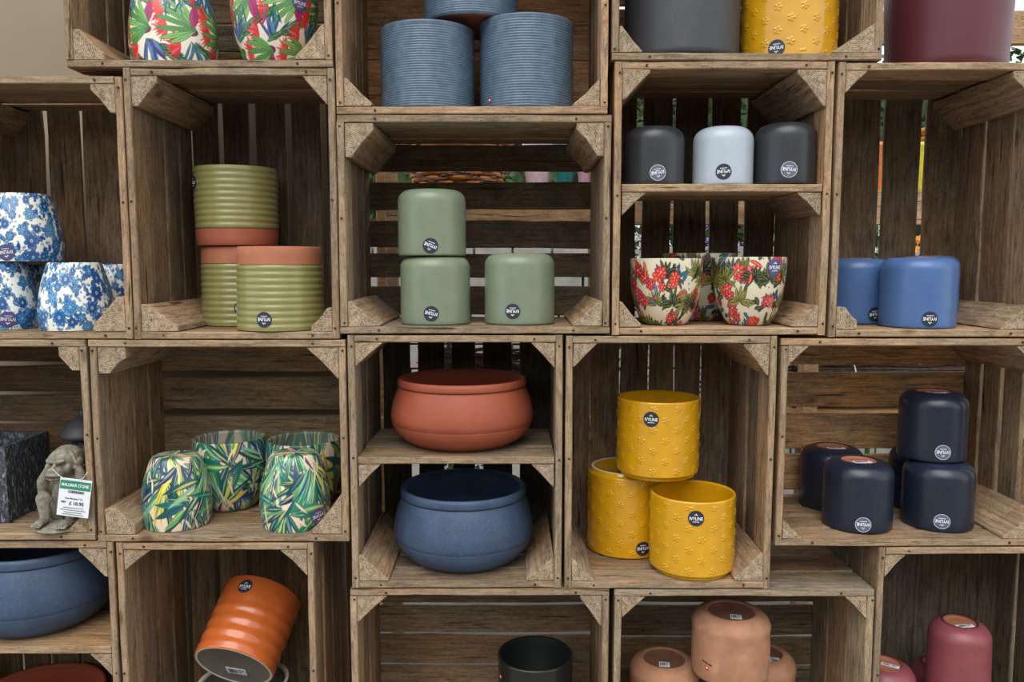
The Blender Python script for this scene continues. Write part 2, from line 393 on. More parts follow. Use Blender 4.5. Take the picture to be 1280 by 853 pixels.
crate('R2', 'wooden crate near the right edge holding cornflower blue pots', 1042.5, 1309, 77, 421.5, [(1097, 1103), (1148, 1155), (1199, 1211), (1236, 1241)], (0.155, 0.112, 0.07), blocks=dict(tl=(26, 26), bl=(26, 28, 0.4), tr=(40, 40), br=(40, 30, 0.1)), nside=3, sidegap=(0.008, 0.022), grime=0.4, bgrime=0.6)
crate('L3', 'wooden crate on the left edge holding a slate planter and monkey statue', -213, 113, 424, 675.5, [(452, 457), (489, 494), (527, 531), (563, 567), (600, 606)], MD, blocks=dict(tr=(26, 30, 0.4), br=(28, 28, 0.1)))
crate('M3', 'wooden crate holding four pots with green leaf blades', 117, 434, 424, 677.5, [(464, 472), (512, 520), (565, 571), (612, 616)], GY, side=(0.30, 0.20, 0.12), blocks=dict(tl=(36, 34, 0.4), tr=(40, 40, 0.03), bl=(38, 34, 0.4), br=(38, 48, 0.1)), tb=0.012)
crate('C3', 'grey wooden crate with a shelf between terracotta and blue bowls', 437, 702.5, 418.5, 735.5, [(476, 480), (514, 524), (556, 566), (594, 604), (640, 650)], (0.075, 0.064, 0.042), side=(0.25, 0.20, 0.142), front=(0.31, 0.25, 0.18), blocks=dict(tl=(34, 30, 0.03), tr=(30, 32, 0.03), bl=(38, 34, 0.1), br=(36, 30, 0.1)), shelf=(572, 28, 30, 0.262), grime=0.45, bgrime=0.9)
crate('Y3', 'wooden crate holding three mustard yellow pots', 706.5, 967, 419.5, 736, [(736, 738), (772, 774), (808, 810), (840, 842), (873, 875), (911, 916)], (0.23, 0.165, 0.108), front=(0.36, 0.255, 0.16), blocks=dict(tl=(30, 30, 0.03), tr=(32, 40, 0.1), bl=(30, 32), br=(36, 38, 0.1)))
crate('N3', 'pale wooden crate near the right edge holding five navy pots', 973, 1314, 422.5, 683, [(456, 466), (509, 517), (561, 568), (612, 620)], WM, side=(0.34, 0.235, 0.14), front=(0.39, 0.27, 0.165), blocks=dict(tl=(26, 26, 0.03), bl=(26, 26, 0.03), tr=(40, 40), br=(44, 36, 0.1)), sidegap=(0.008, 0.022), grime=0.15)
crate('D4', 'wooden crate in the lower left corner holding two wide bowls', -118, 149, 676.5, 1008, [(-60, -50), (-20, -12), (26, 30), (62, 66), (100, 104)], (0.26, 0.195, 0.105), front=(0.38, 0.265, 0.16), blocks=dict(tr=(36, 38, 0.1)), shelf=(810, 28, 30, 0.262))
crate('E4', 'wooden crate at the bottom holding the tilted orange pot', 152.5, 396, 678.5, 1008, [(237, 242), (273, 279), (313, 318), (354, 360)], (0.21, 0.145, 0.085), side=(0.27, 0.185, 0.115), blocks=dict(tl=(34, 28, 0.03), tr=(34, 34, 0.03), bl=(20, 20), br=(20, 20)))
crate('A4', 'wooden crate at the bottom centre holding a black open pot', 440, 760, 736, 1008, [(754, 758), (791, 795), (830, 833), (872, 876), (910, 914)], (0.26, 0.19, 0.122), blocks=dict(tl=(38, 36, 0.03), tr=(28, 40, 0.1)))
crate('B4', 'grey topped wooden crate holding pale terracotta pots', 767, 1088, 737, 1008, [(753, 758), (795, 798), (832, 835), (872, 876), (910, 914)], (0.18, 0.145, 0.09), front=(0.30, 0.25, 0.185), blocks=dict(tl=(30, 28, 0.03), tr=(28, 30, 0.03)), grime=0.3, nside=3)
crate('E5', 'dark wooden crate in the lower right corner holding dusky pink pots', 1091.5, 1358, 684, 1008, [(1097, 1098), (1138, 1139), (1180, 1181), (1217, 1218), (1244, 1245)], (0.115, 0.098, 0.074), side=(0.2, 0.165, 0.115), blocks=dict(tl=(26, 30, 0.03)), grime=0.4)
# --- checks: bottoms of the lowest crates share one level
zmin = min(CR[k]['Z0'] for k in ('D4', 'E4', 'A4', 'B4', 'E5'))

# ------------------------------------------------------------------ lathe, stickers
def lathe(name, prof, seg=64, mat=None, parent=None, mats=None, mi=None, disp=None):
    """prof: list of (r, z) from the outside bottom centre, up the outside, to the inside"""
    vs = []; fs = []; n = len(prof)
    ang = [2*PI*k/seg for k in range(seg)]
    for (r, z) in prof:
        rr = max(r, 1e-5)
        for a in ang: vs.append((rr*math.sin(a), -rr*math.cos(a), z))
    for i in range(n - 1):
        for k in range(seg):
            k2 = (k + 1) % seg
            fs.append((i*seg + k, i*seg + k2, (i+1)*seg + k2, (i+1)*seg + k))
    me = mk(name, vs, fs)
    o = meshobj(name, me, mats or mat, parent, True)
    if mi:
        for p in me.polygons: p.material_index = mi(p.index // seg)
    return o
def arc(cx, cz, r, a0, a1, n=7):
    return [(cx + r*math.cos(R(a0 + (a1-a0)*i/(n-1))), cz + r*math.sin(R(a0 + (a1-a0)*i/(n-1)))) for i in range(n)]
def fine(prof, step):
    out = [prof[0]]
    for a, b in zip(prof, prof[1:]):
        n = max(1, int(math.hypot(b[0]-a[0], b[1]-a[1]) / step))
        for i in range(1, n+1): out.append((a[0] + (b[0]-a[0])*i/n, a[1] + (b[1]-a[1])*i/n))
    return out
_txt = {}
def text_mesh(s):
    if s not in _txt:
        c = bpy.data.curves.new('t', 'FONT'); c.body = s; c.size = 1; c.align_x = 'CENTER'; c.align_y = 'CENTER'
        c.resolution_u = 2; c.offset = 0.02
        o = bpy.data.objects.new('t', c); COL.objects.link(o)
        dg = bpy.context.evaluated_depsgraph_get(); dg.update()
        me = bpy.data.meshes.new_from_object(o.evaluated_get(dg))
        _txt[s] = ([tuple(v.co) for v in me.vertices], [tuple(p.vertices) for p in me.polygons])
        bpy.data.objects.remove(o)
    return _txt[s]
def rad_at(prof, z):
    best = None
    for a, b in zip(prof, prof[1:]):
        if min(a[1], b[1]) - 1e-6 <= z <= max(a[1], b[1]) + 1e-6 and abs(b[1]-a[1]) > 1e-6:
            r = a[0] + (b[0]-a[0]) * (z-a[1])/(b[1]-a[1])
            if best is None or r > best: best = r
    return best if best else prof[0][0]
def wrap_obj(name, vs, fs, rfun, th, zc, rot, eps, mat, parent):
    out = []
    c, s = math.cos(rot), math.sin(rot)
    for v in vs:
        u, w = v[0]*c - v[1]*s, v[0]*s + v[1]*c
        z = zc + w; r = rfun(z); a = th + u / r; r += eps
        out.append((r*math.sin(a), -r*math.cos(a), z))
    return meshobj(name, mk(name, out, fs), mat, parent)
def disc_vf(r, rings=3, seg=24, r0=0.0):
    vs = [(0, 0)] if r0 == 0 else []
    fs = []
    rr = [r*(i+1)/rings for i in range(rings)] if r0 == 0 else [r0, r]
    for q in rr: vs += [(q*math.cos(2*PI*k/seg), q*math.sin(2*PI*k/seg)) for k in range(seg)]
    o = 1 if r0 == 0 else 0
    if r0 == 0: fs += [(0, 1+k, 1+(k+1) % seg) for k in range(seg)]
    for i in range(len(rr) - 1):
        fs += [(o+i*seg+k, o+(i+1)*seg+k, o+(i+1)*seg+(k+1) % seg, o+i*seg+(k+1) % seg) for k in range(seg)]
    return vs, fs
def sticker(pot, rfun, thdeg, zc, radius=0.0145, rotdeg=0, style='navy', label=None):
    """round sticker: brand word, small leaf emblem above it, fine line below"""
    th, rot = R(thdeg) - (math.atan2(pot.location.x - CAM.x, pot.location.y - CAM.y) if pot.location.length > 0 else 0), R(rotdeg)
    m = {'navy': 'st_navy', 'grey': 'st_grey', 'purple': 'st_purple'}[style]
    vs, fs = disc_vf(radius)
    d = wrap_obj('round_sticker', vs, fs, rfun, th, zc, rot, 0.0005, M[m], pot)
    if label: d['label'] = label
    tv, tf = text_mesh('IVYLINE')
    xs = [v[0] for v in tv]; ww = max(xs) - min(xs); k = radius*1.62/ww
    V = [(v[0]*k, v[1]*k*1.25 - radius*0.06) for v in tv]; Fc = list(tf)
    def quad(x0, y0, x1, y1):
        b = len(V); V.extend([(x0, y0), (x1, y0), (x1, y1), (x0, y1)]); Fc.append((b, b+1, b+2, b+3))
    for i in range(9):
        x = -radius*0.42 + i*radius*0.095
        quad(x, -radius*0.50, x + radius*0.062, -radius*0.40)
    o = wrap_obj('lettering', V, Fc, rfun, th, zc, rot, 0.0009, M['ink_white'], d)
    V = []; Fc = []
    q = radius
    for (cx, cy, w, h) in ((0, 0.50, 0.10, 0.24), (-0.15, 0.42, 0.09, 0.16), (0.15, 0.42, 0.09, 0.16)):
        b = len(V); V += [(q*cx, q*(cy-h*.5)), (q*(cx+w), q*cy), (q*cx, q*(cy+h*.6)), (q*(cx-w), q*cy)]; Fc.append((b, b+1, b+2, b+3))
    wrap_obj('leaf_emblem', V, Fc, rfun, th, zc, rot, 0.0009, M['ink_cream' if style != 'purple' else 'ink_white'], d)
    if style == 'grey':
        vs, fs = disc_vf(radius*1.0, r0=radius*0.955)
        wrap_obj('border_ring', vs, fs, rfun, th, zc, rot, 0.0008, M['ink_white'], d)
    return d
def flat_label(parent, x, y, z, w, h, rot=0, mat_line=None, matrix=None, rows=1):
    """printed barcode label lying on a pot base (local plane), bars as geometry"""
    e = 0.0006
    vs = [(-w/2, -h/2, 0), (w/2, -h/2, 0), (w/2, h/2, 0), (-w/2, h/2, 0), (-w/2, -h/2, e), (w/2, -h/2, e), (w/2, h/2, e), (-w/2, h/2, e)]
    fs = [(3, 2, 1, 0), (4, 5, 6, 7), (0, 1, 5, 4), (1, 2, 6, 5), (2, 3, 7, 6), (3, 0, 4, 7)]
    o = meshobj('barcode_label', mk('barcode_label', vs, fs), M['paper'], parent)
    o.matrix_local = (matrix or Matrix.Identity(4)) @ Matrix.Translation((x, y, z)) @ Matrix.Rotation(R(rot), 4, 'Z')
    rnd = random.Random(5); V = []; Fc = []; X = -w*0.40
    while X < w*0.02:
        bw = rnd.choice([0.0005, 0.0009, 0.0013]); b = len(V)
        V += [(X, -h*0.32, e*1.5), (X+bw, -h*0.32, e*1.5), (X+bw, h*0.30, e*1.5), (X, h*0.30, e*1.5)]; Fc.append((b, b+1, b+2, b+3)); X += bw + rnd.choice([0.0006, 0.0011])
    for j in range(3):
        b = len(V); yy = h*(0.25 - 0.24*j); V += [(w*0.10, yy, e*1.5), (w*(0.42 - 0.08*j), yy, e*1.5), (w*(0.42 - 0.08*j), yy + h*0.10, e*1.5), (w*0.10, yy + h*0.10, e*1.5)]; Fc.append((b, b+1, b+2, b+3))
    meshobj('print', mk('print', V, Fc), M['ink_black'], o)
    return o

# ------------------------------------------------------------------ pots
def scl(prof, k): return [(r*k, z*k) for r, z in prof]
def pot_root(name, loc, rz, label, cat='plant pot', group=None):
    o = empty(name, loc, R(rz)); tag(o, label, cat, group); return o
def dome_prof(Rr, H, rc, foot=0.46, taper=0.0, rec=0.004):
    """planter standing upside down: open rim at the bottom, rounded base on top with a shallow recess"""
    p = [(Rr - 0.006, 0.0045), (Rr - 0.004, 0.0008), (Rr - 0.002, 0), (Rr - 0.0004, 0.0012), (Rr, 0.004)]
    Rt = Rr - taper
    p += [(Rr - taper*0.5, (H-rc)*0.5)]
    p += arc(Rt - rc, H - rc, rc, 0, 86, 12)
    f = Rr*foot
    p += [(f + 0.002, H + 0.0003), (f + 0.0008, H), (f, H - 0.001), (f - 0.001, H - rec), (f*0.6, H - rec), (0, H - rec)]
    return p
def dome_pot(mat, base_mat, Rr, H, loc, label, group, rc=0.022, foot=0.46, taper=0.0, st=None, style='grey', lab=None, name='plant_pot', rz=0, strad=0.0145, rec=0.004):
    root = pot_root(name, loc, rz, label, 'plant pot', group)
    p = dome_prof(Rr, H, rc, foot, taper, rec)
    n = len(p)
    body = lathe('pot_body', fine(p[:n-3], 0.006), 72, M[mat], root)
    lathe('base_disc', p[n-4:], 72, M[base_mat], root)
    if st:
        rf = lambda z: rad_at(p[:5+14], z)
        sticker(root, rf, st[0], st[1], strad, 180 + (st[2] if len(st) > 2 else 0), style)
    if lab:
        flat_label(root, lab[0], lab[1], H - 0.0045 + 0.0008, 0.036 if len(lab) < 4 else lab[3], 0.015 if len(lab) < 5 else lab[4], lab[2])
    return root
def rpx(w, Y, px=640): return w/2 * depth(Y) / F / math.hypot(1, (px - 640)/F)
def face(loc):                      # angle (deg) that turns a pot's front to the camera
    return math.degrees(math.atan2(-(loc[0] - CAM.x), loc[1] - CAM.y)) * -1
def X(px, Y, py=400): return at(px, py, Y).x

def dome_at(key, px, w, h, Yc, mat, base, label, group, z=None, **kw):
    info = CR[key]; zf = z if z is not None else info['floor']
    Rr = rpx(w, Yc, px) ; H = h * depth(Yc) / F
    x = X(px, Yc, kw.pop('py', 380))
    return dome_pot(mat, base, Rr, H, (x, Yc, zf), label, group, **kw)

g = 'sage green pots in the slatted crate'
fl = CR['C2']['floor']
a = dome_at('C2', 544.5, 87, 83, 0.085, 'green', 'green', 'sage green rounded pot at the bottom of the stack of two', g, st=(-7, 0.022, -12), style='navy')
dome_at('C2', 541, 84, 80, 0.088, 'green', 'green', 'sage green rounded pot standing on top of another one', g, z=fl + 83*depth(.085)/F + 0.001, st=(-3, 0.018, -22), style='navy')
dome_at('C2', 649.5, 87, 86, 0.09, 'green', 'terra', 'sage green rounded pot standing alone right of the green stack', g, rec=-0.0012, st=(-11, 0.026, 0), style='navy')
g = 'pots on the inner shelf'
zs = CR['R1']['shelf']
dome_at('R1', 814, 75, 71, 0.075, 'black', 'black', 'charcoal rounded pot left of the pale silver one', g, z=zs, st=(8, 0.021, 10), style='grey', rc=0.026)
dome_at('R1', 899, 75, 71, 0.075, 'silver', 'silver', 'pale silver blue rounded pot between two charcoal pots', g, z=zs, st=(2, 0.023, 4), style='navy', rc=0.026)
dome_at('R1', 976, 78, 75, 0.068, 'black', 'black', 'charcoal rounded pot right of the pale silver one', g, z=zs, st=(7, 0.026, -6), style='grey', rc=0.026)
g = 'cornflower blue pots'
dome_at('R2', 1146.5, 99, 85, 0.082, 'blue', 'terra_pale', 'cornflower blue rounded pot standing in front of the other two', g, rec=-0.0010, st=(19, 0.018, 0), style='navy')
dome_at('R2', 1067, 88, 79, 0.19, 'blue', 'terra_pale', 'cornflower blue rounded pot half hidden by the crate edge on its left', g, rec=-0.0010, st=(36, 0.020, 8), style='navy')
dome_at('R2', 1158, 80, 81, 0.214, 'blue', 'terra_pale', 'cornflower blue rounded pot almost hidden behind the front one', g, rec=-0.0010)
g = 'navy pots in the pale crate'
def navy(px, yb, w, h, label, z=None, Yc=None, st=None, lab=None):
    zf = CR['N3']['floor'] if z is None else z
    if Yc is None:
        yf = at_z(px, yb, zf).y; Rr = w/2*(depth(yf) + w/2*depth(yf)/F)/F; Yc = yf + Rr
    Rr = rpx(w, Yc, px); H = h*depth(Yc)/F
    return dome_pot('navy', 'terra_pale', Rr, H, (X(px, Yc, 600), Yc, zf), label, g, rc=0.028, foot=0.50, st=st, style='grey', lab=lab), Yc, H
navy(1072.5, 670, 92, 84, 'navy rounded pot at the front left with a barcode label on its base', st=(11, 0.019, 0), lab=(0.004, -0.006, 5))
r_, yn, hn = navy(1173, 669, 95, 82, 'navy rounded pot at the front carrying the stacked one', st=(8.5, 0.022, 0), lab=(-0.004, -0.010, -12))
navy(1039, 643, 82, 76, 'navy rounded pot behind the front left one, near the crate side', lab=(0.006, -0.004, -4))
navy(1149, 640, 82, 76, 'navy rounded pot mostly hidden beneath the stacked one', Yc=0.215)
navy(1162, 575, 90, 84, 'navy rounded pot stacked on top of two others', z=CR['N3']['floor'] + hn + 0.0012, Yc=0.125, st=(19, 0.022, 0), lab=(0.006, 0.0, -6))
g = 'dusky pink pots'
zf = CR['E5']['floor']
def pink(px, pyt, w, Yc, z0, label, H=None, **kw):
    zt = at(px, pyt, Yc).z; H = H or (zt - z0)
    z = z0 if z0 is not None else zt - H
    return dome_pot('pink', 'terra_pale', rpx(w, Yc, px), H, (X(px, Yc, 820), Yc, z), label, g, rc=0.03, name='plant_pot', **kw)
pink(1106, 829, 84, 0.095, zf, 'dusky pink pot in the crate corner behind the post', foot=0.52, lab=(0.010, -0.004, -35, 0.034, 0.012))
pink(1168, 828, 68, 0.205, zf, 'dusky pink pot half hidden behind the tall raised one', foot=0.5)
b3 = pink(1198, 777, 89, 0.088, None, 'dusky pink pot raised highest, orange base ring and barcode on top', H=0.155, taper=0.003, foot=0.54, st=(18, 0.026, 0), style='navy', lab=(0.002, -0.014, 6, 0.036, 0.012))
dome_pot('pink', 'terra_pale', 0.066, b3.location.z - zf - 0.001, (b3.location.x + 0.004, 0.09, zf), 'dusky pink pot underneath the raised one', g, rc=0.03, foot=0.7)

# beige clay pots
def beige_pot(Rr, H, loc, label, rz=0, mark=None, lab=None, recess=0.70):
    root = pot_root('plant_pot', loc, rz, label, 'plant pot', 'pale terracotta pots')
    Rt = Rr*0.95
    p = [(Rr*0.97 - 0.006, 0.005), (Rr*0.97 - 0.003, 0.001), (Rr*0.97, 0.0), (Rr*0.98, 0.004), (Rr*0.995, H*0.22), (Rr, H*0.34), (Rr*0.998, H*0.5), (Rr*0.985, H*0.72)]
    p += arc(Rt - 0.025, H - 0.030, 0.030, 10, 82, 9)
    f = Rr*recess*0.86
    p += [(f + 0.003, H), (f + 0.001, H - 0.0005), (f - 0.0005, H - 0.003)]
    lathe('pot_body', fine(p, 0.006), 80, M['beige'], root)
    lathe('base_disc', [(f - 0.0005, H - 0.003), (f - 0.003, H - 0.008), (f*0.5, H - 0.009), (0, H - 0.009)], 80, M['beige_dark'], root)
    if mark:
        rf = lambda z: rad_at(p, z)
        vs, fs = disc_vf(0.0045); d = wrap_obj('printed_mark', vs, fs, rf, R(mark[0]), mark[1], 0, 0.0005, M['ink_red'], root)
        vs, fs = disc_vf(0.0022); wrap_obj('white_centre', vs, fs, rf, R(mark[0] + 0.5), mark[1] + 0.0008, 0, 0.0009, M['ink_white'], d)
        V = []; Fc = []
        for i in range(7):
            xx = -0.012 + i*0.0035; yy = 0.0105 - i*0.0006; b = len(V); V += [(xx, yy), (xx+0.0026, yy), (xx+0.0026, yy+0.0032), (xx, yy+0.0032)]; Fc.append((b, b+1, b+2, b+3))
        wrap_obj('dark_print', V, Fc, rf, R(mark[0]), mark[1], 0, 0.0006, M['ink_black'], d)
    if lab: flat_label(root, lab[0], lab[1], H - 0.0085, 0.022, 0.020, lab[2])
    return root
zb = CR['B4']['floor']
zt = at(913, 866, 0.0).z
beige_pot(rpx(91, .14, 830), zt - zb - 0.001, (X(830, .14, 830), .14, zb), 'pale terracotta pot standing low on the left with a barcode label', lab=(-0.002, -0.014, -8))
beige_pot(rpx(91, .165, 951), zt - zb - 0.001, (X(951, .165, 830), .165, zb), 'pale terracotta pot on the right, half hidden behind the tall one', lab=(0.022, -0.020, 70))
Hc = at(913, 763, .085).z - zt
beige_pot(rpx(103, .085, 913), Hc, (X(913, .086, 800), .086, zt), 'pale terracotta pot stacked highest with a small red mark', mark=(-50, 0.030), lab=(0.006, -0.014, -12))

# olive ribbed pots
def olive_pot(Rr, H, loc, label, up=False, st=None):
    root = pot_root('ribbed_pot', loc, 0, label, 'plant pot', 'ribbed olive pots')
    band = 0.22*H; n = 10; hh = H - band; p = []
    # profile for the upright pot: band at the bottom
    body = []
    for i in range(n):
        z0 = band + hh*i/n; dz = hh/n
        for t in (0.0, 0.18, 0.38, 0.6, 0.8):
            body.append((Rr*(0.965 + 0.035*(z0 + dz*t)/H) - 0.0017*(1 - math.sin(PI*min(1, t/0.85)))**1.4, z0 + dz*t))
    bandp = [(Rr*0.93, 0.001), (Rr*0.945, 0.003), (Rr*0.955, band*0.5), (Rr*0.962, band - 0.001)]
    top = [(Rr - 0.0008, H - 0.001), (Rr - 0.002, H), (Rr - 0.005, H - 0.0012), (Rr - 0.007, H - 0.006)]
    inner = [(Rr - 0.007, H - 0.006), (Rr*0.88, 0.012), (0.0, 0.010)]
    flip = (lambda q: q) if up else (lambda q: [(r, H - z) for r, z in q][::-1])
    lathe('glazed_body', flip(body + top), 96, M['olive'], root)
    lathe('clay_band', flip([(0, 0.004), (Rr*0.80, 0.004), (Rr*0.84, 0.0008), (Rr*0.92, 0.0)] + bandp), 96, M['terra_pale' if not up else 'terra'], root)
    lathe('inner_wall', flip(inner), 64, M['olive'], root)
    if st:
        rf = lambda z: Rr*(0.965 + 0.035*((z if up else H - z)/H)) + 0.0002
        sticker(root, rf, st[0], st[1], 0.0145, 0 if up else 180, 'navy')
    return root
zf = CR['L2']['floor']
Yo = 0.105
Ro = rpx(112, 0.078, 352); Ho = 101*depth(0.078)/F
olive_pot(Ro, Ho, (X(352, .078), .078, zf), 'ribbed olive pot with terracotta band in front at the right', st=(-22, 0.022))
Rb = rpx(107, 0.19, 303)
Hb = 94*depth(0.19)/F + 0.003
olive_pot(Rb, Hb, (X(305.5, .196), .196, zf + 0.0002), 'ribbed olive pot behind, carrying the upright one', st=(-3, 0.036))
olive_pot(Rb, 94*depth(.19)/F, (X(301, .188), .188, zf + Hb + 0.0012), 'ribbed olive pot standing upright on another, band at its foot', up=True, st=(-74, 0.125))

# slate blue ribbed pots
def rib_pot(Rr, H, loc, label, mark=None):
    root = pot_root('ribbed_pot', loc, 0, label, 'plant pot', 'slate blue ribbed pots')
    n = 34; body = [(Rr*0.965, 0.0), (Rr*0.985, 0.0018)]
    for i in range(n):
        z0 = 0.003 + (H - 0.008)*i/n; dz = (H - 0.008)/n
        body += [(Rr - 0.0011, z0), (Rr - 0.0002, z0 + dz*0.3), (Rr, z0 + dz*0.5), (Rr - 0.0002, z0 + dz*0.75)]
    body += [(Rr + 0.0004, H - 0.004), (Rr + 0.0006, H - 0.002), (Rr - 0.001, H), (Rr - 0.004, H - 0.001)]
    lathe('pot_body', body, 120, M['ribblue'], root)
    lathe('inner_wall', [(Rr - 0.004, H - 0.001), (Rr - 0.006, H - 0.01), (Rr*0.9, 0.012), (0, 0.01)], 64, M['ribblue'], root)
    lathe('clay_base', [(0, 0.0035), (Rr*0.78, 0.0035), (Rr*0.82, 0.0004), (Rr*0.965, 0.0)], 64, M['terra'], root)
    if mark:
        rf = lambda z: Rr + 0.0001
        vs, fs = disc_vf(0.0042); d = wrap_obj('printed_mark', vs, fs, rf, R(mark[0]), mark[1], 0, 0.0005, M['ink_red'], root)
        vs, fs = disc_vf(0.0018); wrap_obj('white_centre', vs, fs, rf, R(mark[0]), mark[1] + 0.001, 0, 0.0009, M['ink_white'], d)
    return root
zf = CR['T2']['floor']
Rt = rpx(113.5, 0.10); Ht = 103*depth(0.10)/F
rib_pot(Rt, Ht - 0.006, (X(535, .102, 90), .102, zf), 'slate blue finely ribbed pot on the left of the crate floor', mark=(76, 0.104))
rib_pot(Rt, Ht + 0.006, (X(658, .102, 90), .102, zf), 'slate blue finely ribbed pot on the right with a red mark low down', mark=(-50, 0.018))
rib_pot(rpx(113, 0.115), 0.15, (X(588.5, .115, 0), .115, zf + Ht + 0.0075), 'slate blue finely ribbed pot stacked across the other two')

# mustard embossed pots
def flower_h(u, v, Rr, H, sp):
    """raised six petal flowers on a staggered grid"""
    row = np.round(v / sp); off = (np.mod(row, 2)) * 0.5
    ncol = max(4, round(2*PI*Rr / (sp*2.35))); cw = 2*PI*Rr/ncol
    ccol = np.round(u/cw - off); du = u - (ccol + off)*cw; dv = v - row*sp
    r = np.hypot(du, dv); a = np.arctan2(dv, du)
    pet = 0.0082*(0.36 + 0.64*np.abs(np.cos(2.5*a)))
    h = np.clip((pet - r)/0.0020, 0, 1)*np.clip(0.45 + r/0.006, 0, 1)
    h = h*h*(3 - 2*h)
    h += 0.9*np.clip(1.2 - r/0.0015, 0, 1) - 0.8*np.clip(1 - np.abs(r - 0.0026)/0.001, 0, 1)
    h = np.clip(h, 0, 1)
    ok = (v > 0.012) & (v < H - 0.008)
    return h*ok
def mustard_mesh(Rr, H, up, seg=400, rows=150):
    foot = 0.008
    zs_ = np.linspace(foot + 0.002, H - 0.003, rows)
    if up: prof = [(Rr*0.90, 0.0), (Rr*0.915, 0.0015), (Rr*0.92, foot*0.6), (Rr*0.95, foot*0.85), (Rr*0.985, foot + 0.0005)]
    else: prof = [(Rr*0.90, 0.0), (Rr*0.915, 0.0015), (Rr*0.92, foot*0.6), (Rr*0.95, foot*0.85), (Rr*0.985, foot + 0.0005)]
    n0 = len(prof); prof += [(Rr, float(z)) for z in zs_]
    n1 = len(prof); prof += [(Rr - 0.0006, H - 0.0012), (Rr - 0.002, H), (Rr - 0.0045, H - 0.0008), (Rr - 0.006, H - 0.004)]
    pr = np.array(prof); a = np.linspace(0, 2*PI, seg, endpoint=False)
    rr = np.repeat(pr[:, :1], seg, 1); zz = np.repeat(pr[:, 1:], seg, 1)
    uu = np.tile(a*Rr, (len(pr), 1))
    d = np.zeros_like(rr); d[n0:n1] = flower_h(uu[n0:n1], zz[n0:n1], Rr, H, 0.0205)
    rr = rr + d*0.0012
    if not up: zz = H - zz
    V = np.stack([rr*np.sin(a), -rr*np.cos(a), zz], -1).reshape(-1, 3)
    n = len(pr); i = np.arange(n-1)[:, None]*seg; k = np.arange(seg)[None]; k2 = (k + 1) % seg
    Fq = np.stack([i+k, i+k2, i+seg+k2, i+seg+k], -1).reshape(-1, 4)
    if not up: Fq = Fq[:, ::-1]
    return np_mesh('pot_body', V, Fq)
def np_mesh(name, V, Fq, col=None):
    me = bpy.data.meshes.new(name); nv, nf = len(V), len(Fq)
    me.vertices.add(nv); me.vertices.foreach_set('co', V.astype(np.float32).ravel())
    me.loops.add(nf*4); me.loops.foreach_set('vertex_index', Fq.astype(np.int32).ravel())
    me.polygons.add(nf); me.polygons.foreach_set('loop_start', np.arange(0, nf*4, 4, dtype=np.int32))
    me.polygons.foreach_set('loop_total', np.full(nf, 4, dtype=np.int32))
    me.update(calc_edges=True)
    if col is not None:
        at_ = me.color_attributes.new('paint', 'FLOAT_COLOR', 'POINT')
        c = np.concatenate([col, np.ones((len(col), 1))], 1).astype(np.float32); at_.data.foreach_set('color', c.ravel())
    return me
def mustard(Rr, H, loc, label, up=True, st=None, mesh=None, tilt=None, group='mustard yellow embossed pots'):
    root = pot_root('embossed_pot', loc, 0, label, 'plant pot', group)
    me = mesh or mustard_mesh(Rr, H, up)
    meshobj('pot_body', me, M['yellow'], root, True)
    if up:
        lathe('inner_wall', [(Rr - 0.006, H - 0.004), (Rr - 0.0068, H*0.5), (Rr - 0.009, 0.02), (Rr*0.8, 0.012), (0, 0.011)], 80, M['yellow'], root)
        lathe('base', [(0, 0.003), (Rr*0.8, 0.003), (Rr*0.84, 0.0), (Rr*0.90, 0.0)], 64, M['white'], root)
    else:
        lathe('base', [(Rr*0.84, H - 0.0005), (Rr*0.80, H - 0.006), (0, H - 0.007)], 64, M['yellow'], root)
        lathe('unglazed_ring', [(Rr*0.905, H - 0.0004), (Rr*0.89, H + 0.0004), (Rr*0.85, H + 0.0002), (Rr*0.838, H - 0.0012)], 80, M['white'], root)
    if st: sticker(root, lambda z: Rr + 0.0008, st[0], st[1], 0.0150, st[2] if len(st) > 2 else 0, 'navy')
    if tilt: root.rotation_euler = (R(tilt[0]), R(tilt[1]), 0)
    return root, me
zf = CR['Y3']['floor']
Ym = 0.077; Rm = rpx(110, Ym, 864); Hm = 100*depth(Ym)/F
mustard(Rm, Hm, (X(864, Ym, 700), Ym, zf), 'mustard embossed pot standing open at the front right', st=(5, Hm - 0.030), tilt=(0, 0))
Yk = 0.196; Rk = rpx(101, Yk, 785); Hk = 105*depth(Yk)/F
mustard(Rk, Hk, (X(783, Yk, 640), Yk, zf), 'mustard embossed pot upside down at the back left with white base ring', up=False, st=(24, 0.022, 180))
# upper pot rests on the back one's ring and the front pot's rim
Yu = 0.135
mustard(rpx(105, Yu, 822), 98*depth(Yu)/F, (X(822, Yu, 550), Yu, zf + max(Hm, Hk) + 0.0018), 'mustard embossed pot stacked open on top of the other two', st=(-9, 0.125))
zf3 = CR['T3']['floor']
mustard(rpx(120, 0.11, 985), 0.17, (X(985, .11, 30), .11, zf3), 'large mustard embossed pot at the top beside the charcoal pot', up=False, st=(-12, 0.016, 180), group=None)

